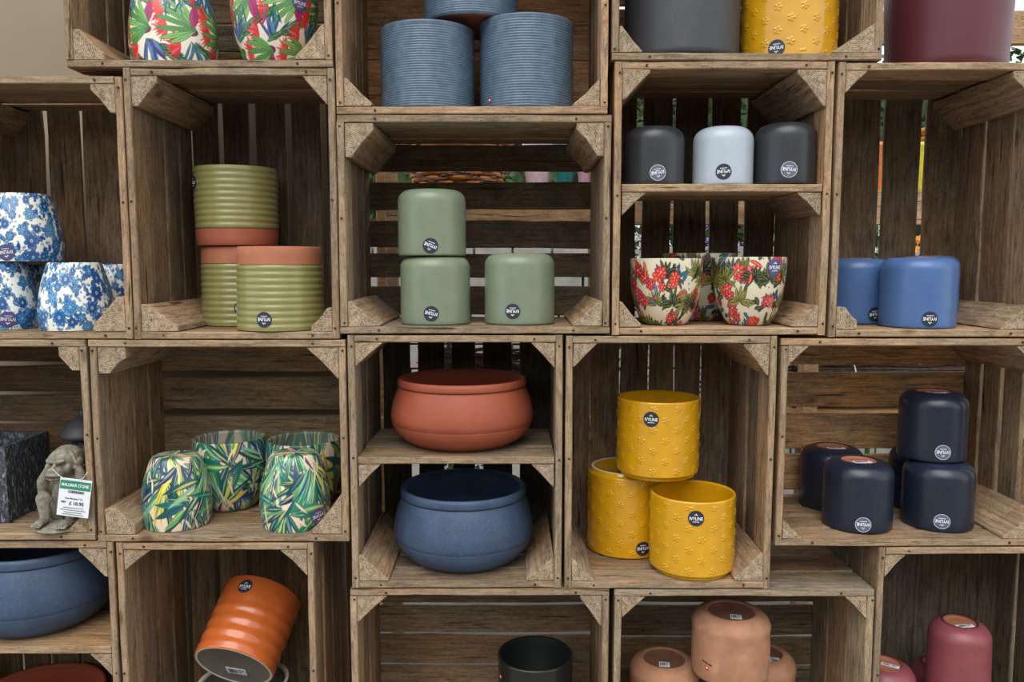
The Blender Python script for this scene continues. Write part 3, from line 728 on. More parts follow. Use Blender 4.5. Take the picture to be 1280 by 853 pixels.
# charcoal and maroon pots
def plain_pot(mat, Rb, Rt, H, loc, label, foot=0.004, name='plant_pot', cat='plant pot', group=None, st=None):
    root = pot_root(name, loc, 0, label, cat, group)
    p = [(0, 0.003), (Rb*0.8, 0.003), (Rb*0.86, 0.0), (Rb*0.93, 0.0), (Rb*0.955, 0.002), (Rb*0.965, foot), (Rb, foot*2.2)]
    p += [(Rb + (Rt-Rb)*i/10, foot*2.2 + (H - foot*2.2 - 0.002)*i/10) for i in range(1, 11)]
    p += [(Rt - 0.001, H), (Rt - 0.005, H - 0.0008)]
    lathe('pot_body', fine(p, 0.008), 110, M[mat], root)
    lathe('inner_wall', [(Rt - 0.005, H - 0.0008), (Rt - 0.0075, H - 0.02), (Rb*0.9, 0.015), (0, 0.012)], 64, M[mat], root)
    return root
plain_pot('charcoal', rpx(139, 0.115, 852), rpx(141, 0.115, 852), 0.19, (X(852, .115, 30), .115, zf3), 'large speckled charcoal cylinder pot in the top right crate', foot=0.002)
zr = CR['R2']['Z1'] + 0.0012
plain_pot('maroon', rpx(152, 0.135, 1183), rpx(163, 0.135, 1183), 0.20, (X(1183, .135, 40), .135, zr), 'large maroon pot standing on top of the right hand crates', foot=0.006)

# wide bowls
def bowl(mat, Rr, H, loc, label, rimk=0.905, name='wide_bowl'):
    root = pot_root(name, loc, 0, label, 'bowl', None)
    rim = Rr*rimk
    out = [(0, 0.002), (Rr*0.62, 0.002), (Rr*0.66, 0.0), (Rr*0.72, 0.003), (Rr*0.84, H*0.10), (Rr*0.945, H*0.22), (Rr*0.98, H*0.31)]
    g1 = [(Rr*0.981, H*0.315), (Rr*0.974, H*0.325), (Rr*0.990, H*0.337)]
    up = [(Rr*1.0, H*0.42), (Rr*0.995, H*0.52), (Rr*0.965, H*0.66), (Rr*0.925, H*0.78), (rim*0.975, H*0.87)]
    lip = [(rim*0.97, H*0.875), (rim*0.995, H*0.885), (rim*1.0, H*0.905), (rim*1.0, H*0.955), (rim*0.99, H*0.985), (rim*0.965, H), (rim*0.935, H*0.99), (rim*0.92, H*0.96)]
    lathe('bowl_body', fine(out + g1 + up, 0.006), 128, M[mat], root)
    lathe('rim', fine([(rim*0.965, H*0.872)] + lip, 0.004), 128, M[mat], root)
    inn = [(rim*0.92, H*0.96), (rim*0.925, H*0.80), (Rr*0.925, H*0.6), (Rr*0.94, H*0.42), (Rr*0.84, H*0.22), (Rr*0.62, H*0.09), (0, H*0.08)]
    q = fine(inn, 0.005); q = [(r + 0.0006*math.sin(i*1.9), z) for i, (r, z) in enumerate(q)]; q[0] = inn[0]; q[-1] = inn[-1]
    lathe('inner_wall', q, 128, M[mat], root)
    return root
Yw = 0.133
bowl('bowl_terra', rpx(179, Yw), 83*depth(Yw)/F, (X(578, Yw, 520), Yw, CR['C3']['shelf']), 'wide terracotta bowl on the inner shelf')
bowl('bowl_blue', rpx(177, 0.132), 95*depth(.132)/F, (X(580, .132, 680), .132, CR['C3']['floor']), 'wide blue bowl on the crate floor beneath the terracotta bowl')
bowl('bowl_blue', rpx(180, 0.132), 104*depth(.132)/F, (X(53, .132, 760), .132, CR['D4']['shelf']), 'wide blue bowl on the left edge above another bowl')
bowl('bowl_terra', rpx(178, 0.132), 0.145, (X(50, .132, 900), .132, CR['D4']['floor'] + 0.002), 'wide terracotta bowl in the lower left corner under the shelf')

# ------------------------------------------------------------------ painted decoupage patterns (vertex colours on dense pots)
class Canvas:
    def __init__(s, w, h, base, seed):
        s.w, s.h = w, h; s.a = np.ones((h, w, 3)) * np.array(lin(base)); s.r = random.Random(seed)
        n = np.random.RandomState(seed).rand(h, w, 1); s.a *= 0.96 + 0.06*n
    def stroke(s, pts, wd, col, alpha=1.0, soft=0.7, stripe=0.0, outline=None):
        if outline is not None: s.stroke(pts, [x + 0.9 if x > 0.3 else x for x in wd], outline, alpha, soft)
        pts = np.array(pts, float); wd = np.array(wd, float); m = wd.max() + 1.5
        x0, x1 = int(pts[:, 0].min() - m), int(pts[:, 0].max() + m) + 1
        y0, y1 = max(0, int(pts[:, 1].min() - m)), min(s.h, int(pts[:, 1].max() + m) + 1)
        if y1 <= y0 or x1 <= x0: return
        gx, gy = np.meshgrid(np.arange(x0, x1), np.arange(y0, y1)); best = np.full(gx.shape, 1e9)
        for i in range(len(pts) - 1):
            p, q = pts[i], pts[i+1]; d = q - p; L2 = max(d @ d, 1e-6)
            t = np.clip(((gx - p[0])*d[0] + (gy - p[1])*d[1]) / L2, 0, 1)
            dd = np.hypot(gx - p[0] - t*d[0], gy - p[1] - t*d[1]) - (wd[i] + (wd[i+1] - wd[i])*t)
            best = np.minimum(best, dd)
        cov = np.clip(0.5 - best/soft, 0, 1)[..., None] * alpha
        c = np.array(lin(col)).reshape(1, 1, 3)
        if stripe: c = c * (1 + stripe*np.sin(gx*1.3 + gy*0.9)[..., None])
        xs = gx[0] % s.w; blk = s.a[y0:y1][:, xs]
        s.a[np.ix_(range(y0, y1), xs)] = blk*(1 - cov) + c*cov
    def leaf(s, x, y, ang, L, w, col, curve=0.0, rib=None, outline=None, n=7, alpha=1.0, tip=0.0, peak=0.45):
        pts = []; wd = []; a = math.radians(ang); px, py = x, y
        for i in range(n + 1):
            t = i/n; pts.append((px, py)); wd.append(max(0.05, w*(math.sin(PI*min(1, t**(math.log(.5)/math.log(peak))))**0.8)))
            aa = a + math.radians(curve)*t; px += math.cos(aa)*L/n; py += math.sin(aa)*L/n
        s.stroke(pts, wd, col, alpha, outline=outline, stripe=0.10)
        if rib: s.stroke(pts, [max(0.15, q*0.13) for q in wd], rib, 0.8)
        return pts
    def blob(s, x, y, r, col, alpha=1.0, outline=None): s.stroke([(x, y), (x + 0.01, y)], [r, r], col, alpha, outline=outline)
def paint_floral(w, h):            # blue and white
    c = Canvas(w, h, (232, 234, 222), 3); r = c.r
    blues = [(34, 100, 168), (70, 144, 200), (24, 70, 138), (96, 164, 206), (18, 88, 156)]; dk = (20, 54, 108)
    for i in range(60):            # vines
        x, y, a = r.uniform(0, w), r.uniform(0, h), r.uniform(0, 360)
        pts = []
        for k in range(14):
            pts.append((x, y)); x += math.cos(R(a))*4; y += math.sin(R(a))*4; a += r.uniform(-32, 38)
            if k % 3 == 1: c.leaf(x, y, a + r.choice([-70, 70]), r.uniform(6, 11), r.uniform(1.6, 2.6), r.choice(blues), r.uniform(-40, 40), outline=dk)
        c.stroke(pts, [0.5]*len(pts), dk)
    fl = []
    for i in range(500):
        x, y = r.uniform(0, w), r.uniform(0, h); q = r.uniform(6, 12)
        if all(min(abs(x-X_), w-abs(x-X_))**2 + (y-Y_)**2 > (q+Q+1.5)**2 for X_, Y_, Q in fl): fl.append((x, y, q))
    for (x, y, q) in fl:
        n = r.choice([6, 7, 8]); a0 = r.uniform(0, 60); mc = r.choice(blues[:2] + blues[3:4])
        for ring, col in ((1.0, mc), (0.66, r.choice(blues))):
            for k in range(n):
                a = a0 + 360*k/n + (20 if ring < 1 else 0)
                c.leaf(x + math.cos(R(a))*q*0.1, y + math.sin(R(a))*q*0.1, a, q*ring*1.05, q*ring*0.30, col, outline=dk, n=4, peak=0.6)
        c.blob(x, y, q*0.24, (150, 196, 226), outline=dk); c.blob(x, y, q*0.10, dk)
        for k in range(3):
            a = r.uniform(0, 360); c.leaf(x + math.cos(R(a))*q, y + math.sin(R(a))*q, a + 30, q*0.9, q*0.24, r.choice(blues), 40, outline=dk, rib=(150, 190, 220))
    for i in range(520):
        x, y = r.uniform(0, w), r.uniform(0, h)
        if all(min(abs(x-X_), w-abs(x-X_))**2 + (y-Y_)**2 > (Q + 2.5)**2 for X_, Y_, Q in fl):
            for k in range(4): c.leaf(x, y, 90*k + i, 2.8, 0.9, r.choice(blues), n=2)
    return c.a
def paint_blades(w, h):            # long green, navy and yellow leaf blades
    c = Canvas(w, h, (228, 206, 178), 11); r = c.r
    cols = [(22, 100, 84), (12, 78, 76), (44, 128, 96), (98, 156, 96), (32, 34, 94), (28, 56, 104), (206, 192, 62), (120, 168, 140), (20, 108, 94), (8, 84, 82), (18, 62, 72), (14, 90, 80)]
    for rep in range(20):
        x, y = w*(rep + 0.5)/20 + r.uniform(-8, 8), h*(0.02, 0.50, 0.26, 0.72)[rep % 4] + r.uniform(-12, 12); a0 = (58, 112, 80, 128)[rep % 4]
        for k in range(13):
            a = a0 - 62 + 124*k/12 + r.uniform(-6, 6); d = r.uniform(0, 26); L = r.uniform(46, 84)
            col = r.choice(cols); q = r.uniform(4.0, 6.6); cu = r.uniform(-26, 26); sx, sy = x + math.cos(R(a))*d, y + math.sin(R(a))*d
            c.leaf(sx, sy, a, L, q, col, cu, n=10, peak=r.uniform(0.3, 0.5), rib=r.choice([(14, 56, 66), (190, 206, 130), (20, 30, 80)]))
            for j in range(3):                     # brushed streaks within the blade
                c.leaf(sx + r.uniform(-1.5, 1.5), sy + r.uniform(-1.5, 1.5), a + r.uniform(-3, 3), L*r.uniform(.5, .8), q*0.22, r.choice([tuple(min(255, int(v*1.5) + 14) for v in col), (216, 204, 90), (40, 60, 110), (130, 178, 140)]), cu, alpha=0.7)
    for i in range(34):                            # cream slivers between the blades
        c.leaf(r.uniform(0, w), r.uniform(0, h), r.choice([r.uniform(40, 80), r.uniform(100, 140)]), r.uniform(20, 46), r.uniform(1.4, 2.6), (228, 206, 178), r.uniform(-30, 30))
    return c.a
def paint_blossom(w, h):           # red blossom, dark palms and teal leaves on cream
    c = Canvas(w, h, (214, 204, 178), 5); r = c.r
    for i in range(26):
        x, y = w*i/26 + r.uniform(-6, 6), r.choice([0.2, 0.5, 0.8])*h + r.uniform(-10, 10); col = r.choice([(30, 62, 36), (104, 112, 44), (22, 46, 40), (132, 128, 56)])
        for k in range(11):
            a = -25 + 230*k/10; c.leaf(x, y, a, r.uniform(18, 30), 2.1, col, r.choice([-55, 55]) if abs(k-5) > 1 else 0, rib=(176, 166, 84), outline=(20, 26, 22))
    for i in range(90):
        x, y = r.uniform(0, w), r.uniform(0, h); c.leaf(x, y, r.uniform(0, 360), r.uniform(12, 26), 3.0, r.choice([(26, 54, 38), (24, 110, 96), (34, 96, 146), (52, 42, 32), (28, 84, 46), (40, 44, 40)]), r.uniform(-60, 60), rib=r.choice([(150, 170, 100), (18, 26, 24)]), outline=(18, 20, 22))
    for i in range(34):
        x, y = w*i/34 + r.uniform(-9, 9), r.uniform(h*0.05, h*0.98)
        for j in range(r.choice([1, 2, 4])):
            xx, yy = x + r.uniform(-13, 13)*(j > 0), y + r.uniform(-13, 13)*(j > 0); q = r.uniform(7, 12); mc = r.choice([(206, 32, 50), (220, 60, 56), (216, 90, 100), (226, 60, 28), (196, 26, 58)])
            for k in range(6):
                a = 360*k/6 + i*9; c.leaf(xx, yy, a, q, q*0.34, mc, r.uniform(-30, 30), rib=(244, 160, 156), outline=(112, 16, 34), n=5, peak=0.6)
            c.blob(xx, yy, q*0.16, (244, 200, 140), outline=(80, 20, 20))
    for i in range(110):
        x, y = r.uniform(0, w), r.uniform(0, h); c.blob(x, y, r.uniform(0.7, 1.6), r.choice([(24, 30, 28), (206, 40, 52), (36, 80, 50), (200, 150, 60), (30, 40, 60)]))
    for i in range(15):
        x, y = w*i/15 + r.uniform(-9, 9), r.choice([0.15, 0.45, 0.75])*h + r.uniform(-10, 10); col = r.choice([(28, 58, 34), (110, 116, 46), (20, 44, 38), (140, 132, 60)])
        for k in range(12):
            a = -25 + 230*k/11; c.leaf(x, y, a, r.uniform(20, 34), 2.3, col, r.choice([-50, 50]) if abs(k-5) > 1 else 0, rib=(184, 176, 92), outline=(18, 24, 20))
    for i in range(26):
        x, y = r.uniform(0, w), r.uniform(0, h); c.leaf(x, y, r.uniform(30, 150), r.uniform(18, 32), 2.6, r.choice([(226, 62, 30), (190, 30, 60), (34, 104, 150)]), 25, outline=(40, 24, 30), rib=(240, 180, 150))
    return c.a
def paint_tropic(w, h):            # long palm leaves with red feathery sprays
    c = Canvas(w, h, (236, 226, 206), 8); r = c.r
    for row in (0.30, 0.72):
      for i in range(6):
        x = w*(i + (0.5 if row < .5 else 0.1))/6; H0 = h*row
        for k in range(12):
            c.leaf(x + 30 + r.uniform(-8, 8), H0 + h*0.10, 40 + r.uniform(0, 90), r.uniform(34, 60), 2.6, r.choice([(50, 100, 140), (74, 62, 130), (30, 110, 120), (96, 140, 180)]), r.uniform(-30, 30), rib=(28, 44, 96))
        for k in range(15):
            c.leaf(x - 30 + k*3.6, H0 + h*0.14 + k*2.2, 200 if k % 2 else 15, r.uniform(24, 36), 2.6, r.choice([(40, 112, 64), (26, 84, 56), (66, 134, 84)]), r.uniform(-12, 12), rib=(170, 206, 140), outline=(20, 62, 54))
        for cx, cy in ((x - 28, H0 + 4), (x - 8, H0 + 26), (x - 34, H0 - 20)):
            for k in range(15):
                a = 110 + 130*k/14; c.leaf(cx + 14, cy, a, r.uniform(20, 30), 1.9, r.choice([(218, 50, 50), (232, 84, 80), (200, 34, 56)]), r.uniform(-18, 18))
        c.leaf(x + 26, H0 + 10, 250, 24, 6.4, (128, 28, 84), 30, outline=(80, 14, 52)); c.leaf(x + 34, H0 + 6, 190, 18, 5.2, (118, 24, 74), -30, outline=(80, 14, 52))
        c.leaf(x - 44, H0 - 30, 100, 30, 7.5, (170, 42, 108), 10, outline=(100, 20, 66), rib=(120, 26, 80))
        for k, (a, L) in enumerate(((158, 64), (174, 68), (192, 68), (208, 66), (224, 60), (144, 50), (242, 48))):
            c.leaf(x + 32, H0 + 2, a, L, 3.1, r.choice([(104, 168, 84), (132, 190, 96), (84, 150, 74)]), (180 - a)*0.35 + 8, rib=(30, 92, 46), outline=(40, 98, 52), n=10, peak=0.6)
        for k in range(6): c.leaf(x + r.uniform(-36, 36), H0 - h*0.2, r.uniform(10, 170), r.uniform(16, 30), 1.5, r.choice([(22, 92, 70), (40, 120, 150), (30, 80, 60)]), r.uniform(-30, 30))
    return c.a
def painted_mesh(prof_out, prof_in, img, flip, H, pale=0.25):
    """dense lathe: outer rows take the pattern row by row, inner rows a paler echo of it"""
    h, w, _ = img.shape
    def resample(prof, n):
        p = np.array(prof); L = np.concatenate([[0], np.cumsum(np.hypot(*(p[1:] - p[:-1]).T))]); t = np.linspace(0, L[-1], n)
        return np.stack([np.interp(t, L, p[:, 0]), np.interp(t, L, p[:, 1])], 1)
    po = resample(prof_out, h); colo = img.copy()
    rows = [po]; cols = [colo.reshape(-1, 3)]
    if prof_in is not None:
        pi_ = resample(prof_in, 46); ci = img[::-1][:46]*(1 - pale) + pale*np.array(lin((200, 205, 195)))
        rows.append(pi_); cols.append(ci.reshape(-1, 3))
    pr = np.concatenate(rows); a = np.linspace(0, 2*PI, w, endpoint=False)
    rr = np.repeat(pr[:, :1], w, 1); zz = np.repeat(pr[:, 1:], w, 1)
    rr = rr*(1 + 0.004*np.sin(a*3 + zz*40) + 0.003*np.cos(a*5))
    if flip: zz = H - zz
    V = np.stack([rr*np.sin(a), -rr*np.cos(a), zz], -1).reshape(-1, 3); n = len(pr)
    i = np.arange(n-1)[:, None]*w; k = np.arange(w)[None]; k2 = (k+1) % w
    Fq = np.stack([i+k, i+k2, i+w+k2, i+w+k], -1).reshape(-1, 4)
    if flip: Fq = Fq[:, ::-1]
    return np_mesh('pot_body', V, Fq, np.concatenate(cols))
def cup_profiles(Rr, H, kind):
    if kind == 'rounded':          # widest at two thirds, narrow rounded foot
        out = [(0, 0.002), (Rr*0.50, 0.0), (Rr*0.60, 0.001), (Rr*0.68, H*0.035), (Rr*0.76, H*0.11), (Rr*0.87, H*0.27), (Rr*0.96, H*0.47), (Rr, H*0.68), (Rr*0.985, H*0.86), (Rr*0.955, H*0.985), (Rr*0.945, H)]
    elif kind == 'belly':          # blue and white: narrow flat foot, full belly low (as stood on its rim)
        out = [(0, 0.002), (Rr*0.60, 0.0), (Rr*0.68, 0.002), (Rr*0.73, H*0.05), (Rr*0.83, H*0.22), (Rr*0.93, H*0.44), (Rr*0.99, H*0.66), (Rr, H*0.80), (Rr*0.97, H*0.97), (Rr*0.96, H)]
    elif kind == 'cup':
        out = [(0, 0.002), (Rr*0.48, 0.0), (Rr*0.56, 0.001), (Rr*0.66, H*0.06), (Rr*0.80, H*0.22), (Rr*0.93, H*0.46), (Rr*0.985, H*0.70), (Rr, H*0.90), (Rr*0.995, H)]
    else:                          # tall
        out = [(0, 0.002), (Rr*0.56, 0.0), (Rr*0.64, 0.002), (Rr*0.76, H*0.12), (Rr*0.92, H*0.34), (Rr, H*0.60), (Rr*0.99, H*0.85), (Rr*0.95, H)]
    t = 0.006; top = out[-1][0]
    inn = [(top, H), (top - t*0.5, H + 0.0008), (top - t, H - 0.001), (Rr - t, H*0.7), (Rr*0.8, H*0.25), (Rr*0.5, 0.012), (0, 0.012)]
    return out, inn
def smooth_prof(p, n=60):
    P = np.array(p); out = [tuple(P[0]), tuple(P[1])]
    # Catmull-Rom through the profile points from the third on
    Q = P[1:]
    for i in range(len(Q) - 1):
        p0, p1, p2, p3 = Q[max(i-1, 0)], Q[i], Q[i+1], Q[min(i+2, len(Q)-1)]
        for t in np.linspace(0, 1, 7)[1:]:
            out.append(tuple(0.5*((2*p1) + (-p0+p2)*t + (2*p0-5*p1+4*p2-p3)*t*t + (-p0+3*p1-3*p2+p3)*t**3)))
    return [(max(0, a), max(0, b)) for a, b in out]
IMG = dict(floral=paint_floral(440, 150), blades=paint_blades(440, 150), blossom=paint_blossom(440, 150), tropic=paint_tropic(460, 190))
_pm = {}
def cup(pat, kind, Rr, H, loc, label, group, flip=False, rz=0, st=None):
    root = pot_root('decoupage_pot', loc, 0, label, 'plant pot', group)
    k = (pat, kind, flip)
    if k not in _pm:
        out, inn = cup_profiles(1.0, H/Rr, kind)
        out, inn = [(r*Rr, z*Rr) for r, z in out], [(r, z) for r, z in cup_profiles(Rr, H, kind)[1]]
        _pm[k] = (painted_mesh(smooth_prof(out), inn, IMG[pat], flip, H), Rr, H)
    me, R0, H0 = _pm[k]
    b = meshobj('pot_body', me, M['pattern'], root, True); b.scale = (Rr/R0, Rr/R0, H/H0); b.rotation_euler = (0, 0, R(rz))
    if st:
        p = smooth_prof(cup_profiles(Rr, H, kind)[0]); rf = (lambda z: rad_at(p[2:], H - z)*1.006) if flip else (lambda z: rad_at(p[2:], z)*1.006)
        sticker(root, rf, st[0], st[1], 0.0155, (180 if flip else 0) + (st[2] if len(st) > 2 else 0), 'purple')
    return root
def cup_at(key, pat, kind, px, w, h, Yc, label, group, z=None, py=400, **kw):
    z = CR[key]['floor'] if z is None else z
    return cup(pat, kind, rpx(w*1.06, Yc, px), h*depth(Yc)/F, (X(px, Yc, py), Yc, z), label, group, **kw)
g = 'blue and white floral pots'
Hf = 82*depth(.10)/F
cup_at('L1', 'floral', 'belly', 97, 93, 82, 0.078, 'blue and white floral pot at the front right of the crate floor', g, flip=True, rz=20)
cup_at('L1', 'floral', 'belly', 3, 93, 82, 0.092, 'blue and white floral pot on the crate floor below the stacked one', g, flip=True, rz=130, st=(8, 0.019, -6))
cup_at('L1', 'floral', 'belly', 141, 84, 74, 0.205, 'blue and white floral pot behind at the right, beside the crate wall', g, flip=True, rz=250)
cup_at('L1', 'floral', 'belly', 46, 78, 73, 0.208, 'blue and white floral pot hidden behind the two front ones', g, flip=True, rz=70)
cup_at('L1', 'floral', 'belly', 30, 96, 82, 0.115, 'blue and white floral pot stacked on top of the others', g, z=CR['L1']['floor'] + 82*depth(.092)/F + 0.0015, py=290, flip=True, rz=205, st=(-27, 0.016, 6))
g = 'red blossom pots'
cup_at('R1', 'blossom', 'cup', 831, 86, 81, 0.085, 'cream pot with red blossoms at the left, in front', g, rz=0)
cup_at('R1', 'blossom', 'cup', 935, 87, 83, 0.078, 'cream pot with red blossoms at the right, purple sticker near rim', g, rz=140, st=(41, 0.110))
cup_at('R1', 'blossom', 'cup', 872, 88, 82, 0.205, 'cream pot with red blossoms standing behind the other two', g, rz=230)
g = 'leaf blade pots'
def blade(px, yb, w, h, label, Yc=None, **kw):
    zf = CR['M3']['floor']
    if Yc is None:
        yf = at_z(px, yb, zf).y; Yc = yf + w*0.42*depth(yf)/F*1.06
    return cup_at('M3', 'blades', 'rounded', px, w, h, Yc, label, g, py=610, **kw)
blade(221, 668, 87, 88, 'leaf patterned pot upside down at the front left', Yc=0.075, flip=True, rz=200)
blade(369, 671, 86, 92, 'leaf patterned pot upside down at the front right with purple sticker', Yc=0.072, flip=True, rz=80, st=(38, 0.026, 8))
blade(289, 640, 92, 89, 'leaf patterned pot standing open at the back left', Yc=0.185, rz=30)
blade(381, 640, 92, 86, 'leaf patterned pot standing open at the back right', Yc=0.19, rz=260, st=(-12, 0.120))
g = 'tropical leaf pots'
cup_at('T1', 'tropic', 'tall', 217, 103, 118, 0.10, 'bright tropical leaf pot upside down on the left, widest at its foot', g, py=30, flip=True, rz=20)
cup_at('T1', 'tropic', 'tall', 344, 100, 118, 0.10, 'bright tropical leaf pot standing upright on the right', g, py=30, rz=78, st=(34, 0.112))

# ------------------------------------------------------------------ orange tilted pot on a dark pot
def orange_pot(Rr, H, st):
    root = pot_root('ribbed_pot', (0, 0, 0), 0, 'glossy burnt orange pot tipped over with its grey base showing', 'plant pot')
    p = [(Rr*0.955, 0.0), (Rr*0.975, 0.0012), (Rr*0.985, 0.004)]
    for i in range(61):
        t = i/60; z = 0.005 + (H - 0.009)*t
        r = Rr*(0.985 + 0.02*t) + (0.0010*math.sin(t*2*PI*5.6) * max(0, min(1, (0.76 - t)*6)) * min(1, t*9))
        p.append((r, z))
    p += [(Rr*1.003, H - 0.001), (Rr, H), (Rr - 0.005, H - 0.001)]
    lathe('pot_body', p, 110, M['orange'], root)
    lathe('inner_wall', [(Rr - 0.005, H - 0.001), (Rr*0.93, H*0.5), (Rr*0.9, 0.014), (0, 0.012)], 64, M['inner_grey'], root)
    lathe('base_disc', [(0, 0.003), (Rr*0.88, 0.003), (Rr*0.90, 0.0012)], 90, M['inner_grey'], root)
    lathe('base_ring', [(Rr*0.90, 0.0012), (Rr*0.912, -0.0004), (Rr*0.945, -0.0004), (Rr*0.956, 0.0002)], 90, M['rim_pale'], root)
    sticker(root, lambda z: Rr*1.003 + 0.0002, st[0], st[1], 0.0150, st[2], 'navy')
    return root
op = orange_pot(rpx(112, .10, 300), 0.158, (-18, 0.132, 0))
ax = Vector((0.152, 0.784, 0.604)).normalized()
front = Vector((0.05, -1, 0.2)); front = (front - ax*front.dot(ax)).normalized(); side = ax.cross(front)   # local -Y -> front
bc = at(292, 834, 0.075)
rot = Matrix((side, -front, ax)).transposed()
if rot.determinant() < 0: rot = Matrix((-side, -front, ax)).transposed()
op.matrix_world = Matrix.Translation(bc) @ rot.to_4x4()
flat_label(op, 0, 0, 0, 0.042, 0.026, 0, matrix=Matrix.Translation((0.004, 0.024, 0.0022)) @ Matrix.Rotation(PI, 4, 'X') @ Matrix.Rotation(R(10), 4, 'Z'))
zf = CR['E4']['floor']
Yd = 0.125; Hd = at(304, 850, Yd).z - zf; Rd = rpx(122, Yd, 304)
dp = pot_root('plant_pot', (X(304, Yd, 850), Yd, zf), 0, 'dark open pot with a pale rim beneath the tipped orange pot', 'plant pot')
lathe('pot_body', fine([(0, 0.002), (Rd*0.7, 0.0), (Rd*0.85, 0.004), (Rd*0.97, Hd*0.4), (Rd*0.995, Hd - 0.004)], 0.01), 90, M['black'], dp)
lathe('rim', [(Rd*0.995, Hd - 0.004), (Rd, Hd - 0.001), (Rd - 0.003, Hd), (Rd - 0.007, Hd - 0.002), (Rd - 0.008, Hd - 0.006)], 90, M['rim_pale'], dp)
lathe('inner_wall', [(Rd - 0.008, Hd - 0.006), (Rd*0.85, Hd*0.3), (Rd*0.6, 0.012), (0, 0.01)], 90, M['inner_grey'], dp)

# black open pot, bottom centre
zf = CR['A4']['floor']; Yk = 0.105; Rk = rpx(98, Yk)
Hk = at(669, 816, Yk).z - zf
bp = pot_root('plant_pot', (X(669, Yk, 816), Yk, zf), 0, 'glossy black pot standing open in the bottom centre crate', 'plant pot')
lathe('pot_body', fine([(0, 0.003), (Rk*0.8, 0.003), (Rk*0.88, 0.0), (Rk*0.96, 0.004), (Rk*0.985, 0.02), (Rk*0.99, Hk - 0.012), (Rk, Hk - 0.006), (Rk, Hk - 0.002), (Rk - 0.002, Hk), (Rk - 0.005, Hk - 0.0015)], 0.008), 110, M['blackgloss'], bp)
lathe('inner_wall', [(Rk - 0.005, Hk - 0.0015), (Rk - 0.008, Hk - 0.02), (Rk*0.88, 0.02), (0, 0.012)], 80, M['blackinner'], bp)
vs, fs = disc_vf(0.0045); d = wrap_obj('printed_mark', vs, fs, lambda z: Rk, R(-65), Hk - 0.034, 0, 0.0006, M['ink_red'], bp)
vs, fs = disc_vf(0.0022); wrap_obj('white_centre', vs, fs, lambda z: Rk, R(-65), Hk - 0.0345, 0, 0.0010, M['ink_white'], d)

# ------------------------------------------------------------------ slate planter, monkey, lantern
def slate_mat():
    t = NT('chiselled_slate'); p = t.obj()
    n = t.noise(t.vmath('MULTIPLY', p, (1.0, 1.0, 0.42)), 190, 5, 0.65)
    n2 = t.noise(p, 30, 3)
    col = t.mix(t.ramp(n, 0.50, 0.68), (0.028, 0.032, 0.042), (0.30, 0.33, 0.38))
    col = t.mix(t.ramp(n2, 0.45, 0.7, 0, 0.4), col, (0.07, 0.08, 0.10))
    t.bump(n, 0.9, 0.004); return t.fin(col, 0.55, spec=0.5)
M['slate'] = slate_mat()
M['stone'] = None
def stone_mat():
    t = NT('weathered_cast_stone'); p = t.obj()
    n = t.noise(p, 70, 5, 0.65); n2 = t.noise(p, 400, 3)
    ge = t.n.new('ShaderNodeNewGeometry')
    col = t.mix(t.ramp(n, 0.32, 0.68), (0.12, 0.11, 0.082), (0.36, 0.335, 0.27))
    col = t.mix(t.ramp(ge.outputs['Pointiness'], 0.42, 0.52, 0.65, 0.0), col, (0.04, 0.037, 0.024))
    t.bump(t.math('ADD', n2, n), 0.5, 0.0012); return t.fin(col, 0.9, spec=0.2)
M['stone'] = stone_mat()
zf = CR['L3']['floor']
# planter: front right corner at photo (62..0); a square tub seen past its right front corner
c0 = at_z(12, 657, zf); wpl = 0.20
hp = at(0, 560, c0.y).z - zf
def planter(corner, ang, L, Wd, H):
    root = empty('slate_planter', (corner.x, corner.y, zf)); tag(root, 'dark chiselled slate trough beside the monkey statue', 'planter')
    root.rotation_euler = (0, 0, ang)
    bm = bmesh.new(); bmesh.ops.create_cube(bm, size=1)
    for v in bm.verts: v.co = Vector((-(v.co.x + .5)*L, (v.co.y + .5)*Wd, (v.co.z + .5)*H))
    bmesh.ops.recalc_face_normals(bm, faces=bm.faces)
    top = [f for f in bm.faces if f.normal.z > .9]
    ins = bmesh.ops.inset_region(bm, faces=top, thickness=0.012)
    ex = bmesh.ops.extrude_discrete_faces(bm, faces=top)
    for f in ex['faces']:
        for v in f.verts: v.co.z -= H*0.7
    bmesh.ops.subdivide_edges(bm, edges=[e for e in bm.edges if e.calc_length() > 0.03], cuts=22, use_grid_fill=True)
    rnd = random.Random(4)
    from mathutils import noise as mn
    for v in bm.verts:
        n = mn.noise(Vector((v.co.x*60, v.co.y*60, v.co.z*26))) ; v.co += v.normal*n*0.0028 if v.co.z > 0.002 else Vector()
    me = bpy.data.meshes.new('tub'); bm.to_mesh(me); bm.free()
    meshobj('tub', me, M['slate'], root)
    return root
pc = at_z(14, 656, zf)
planter(Vector((at(9, 610, pc.y + .012).x, pc.y + 0.012, zf)), R(0), 0.22, 0.15, at(6, 559, pc.y + .012).z - zf)

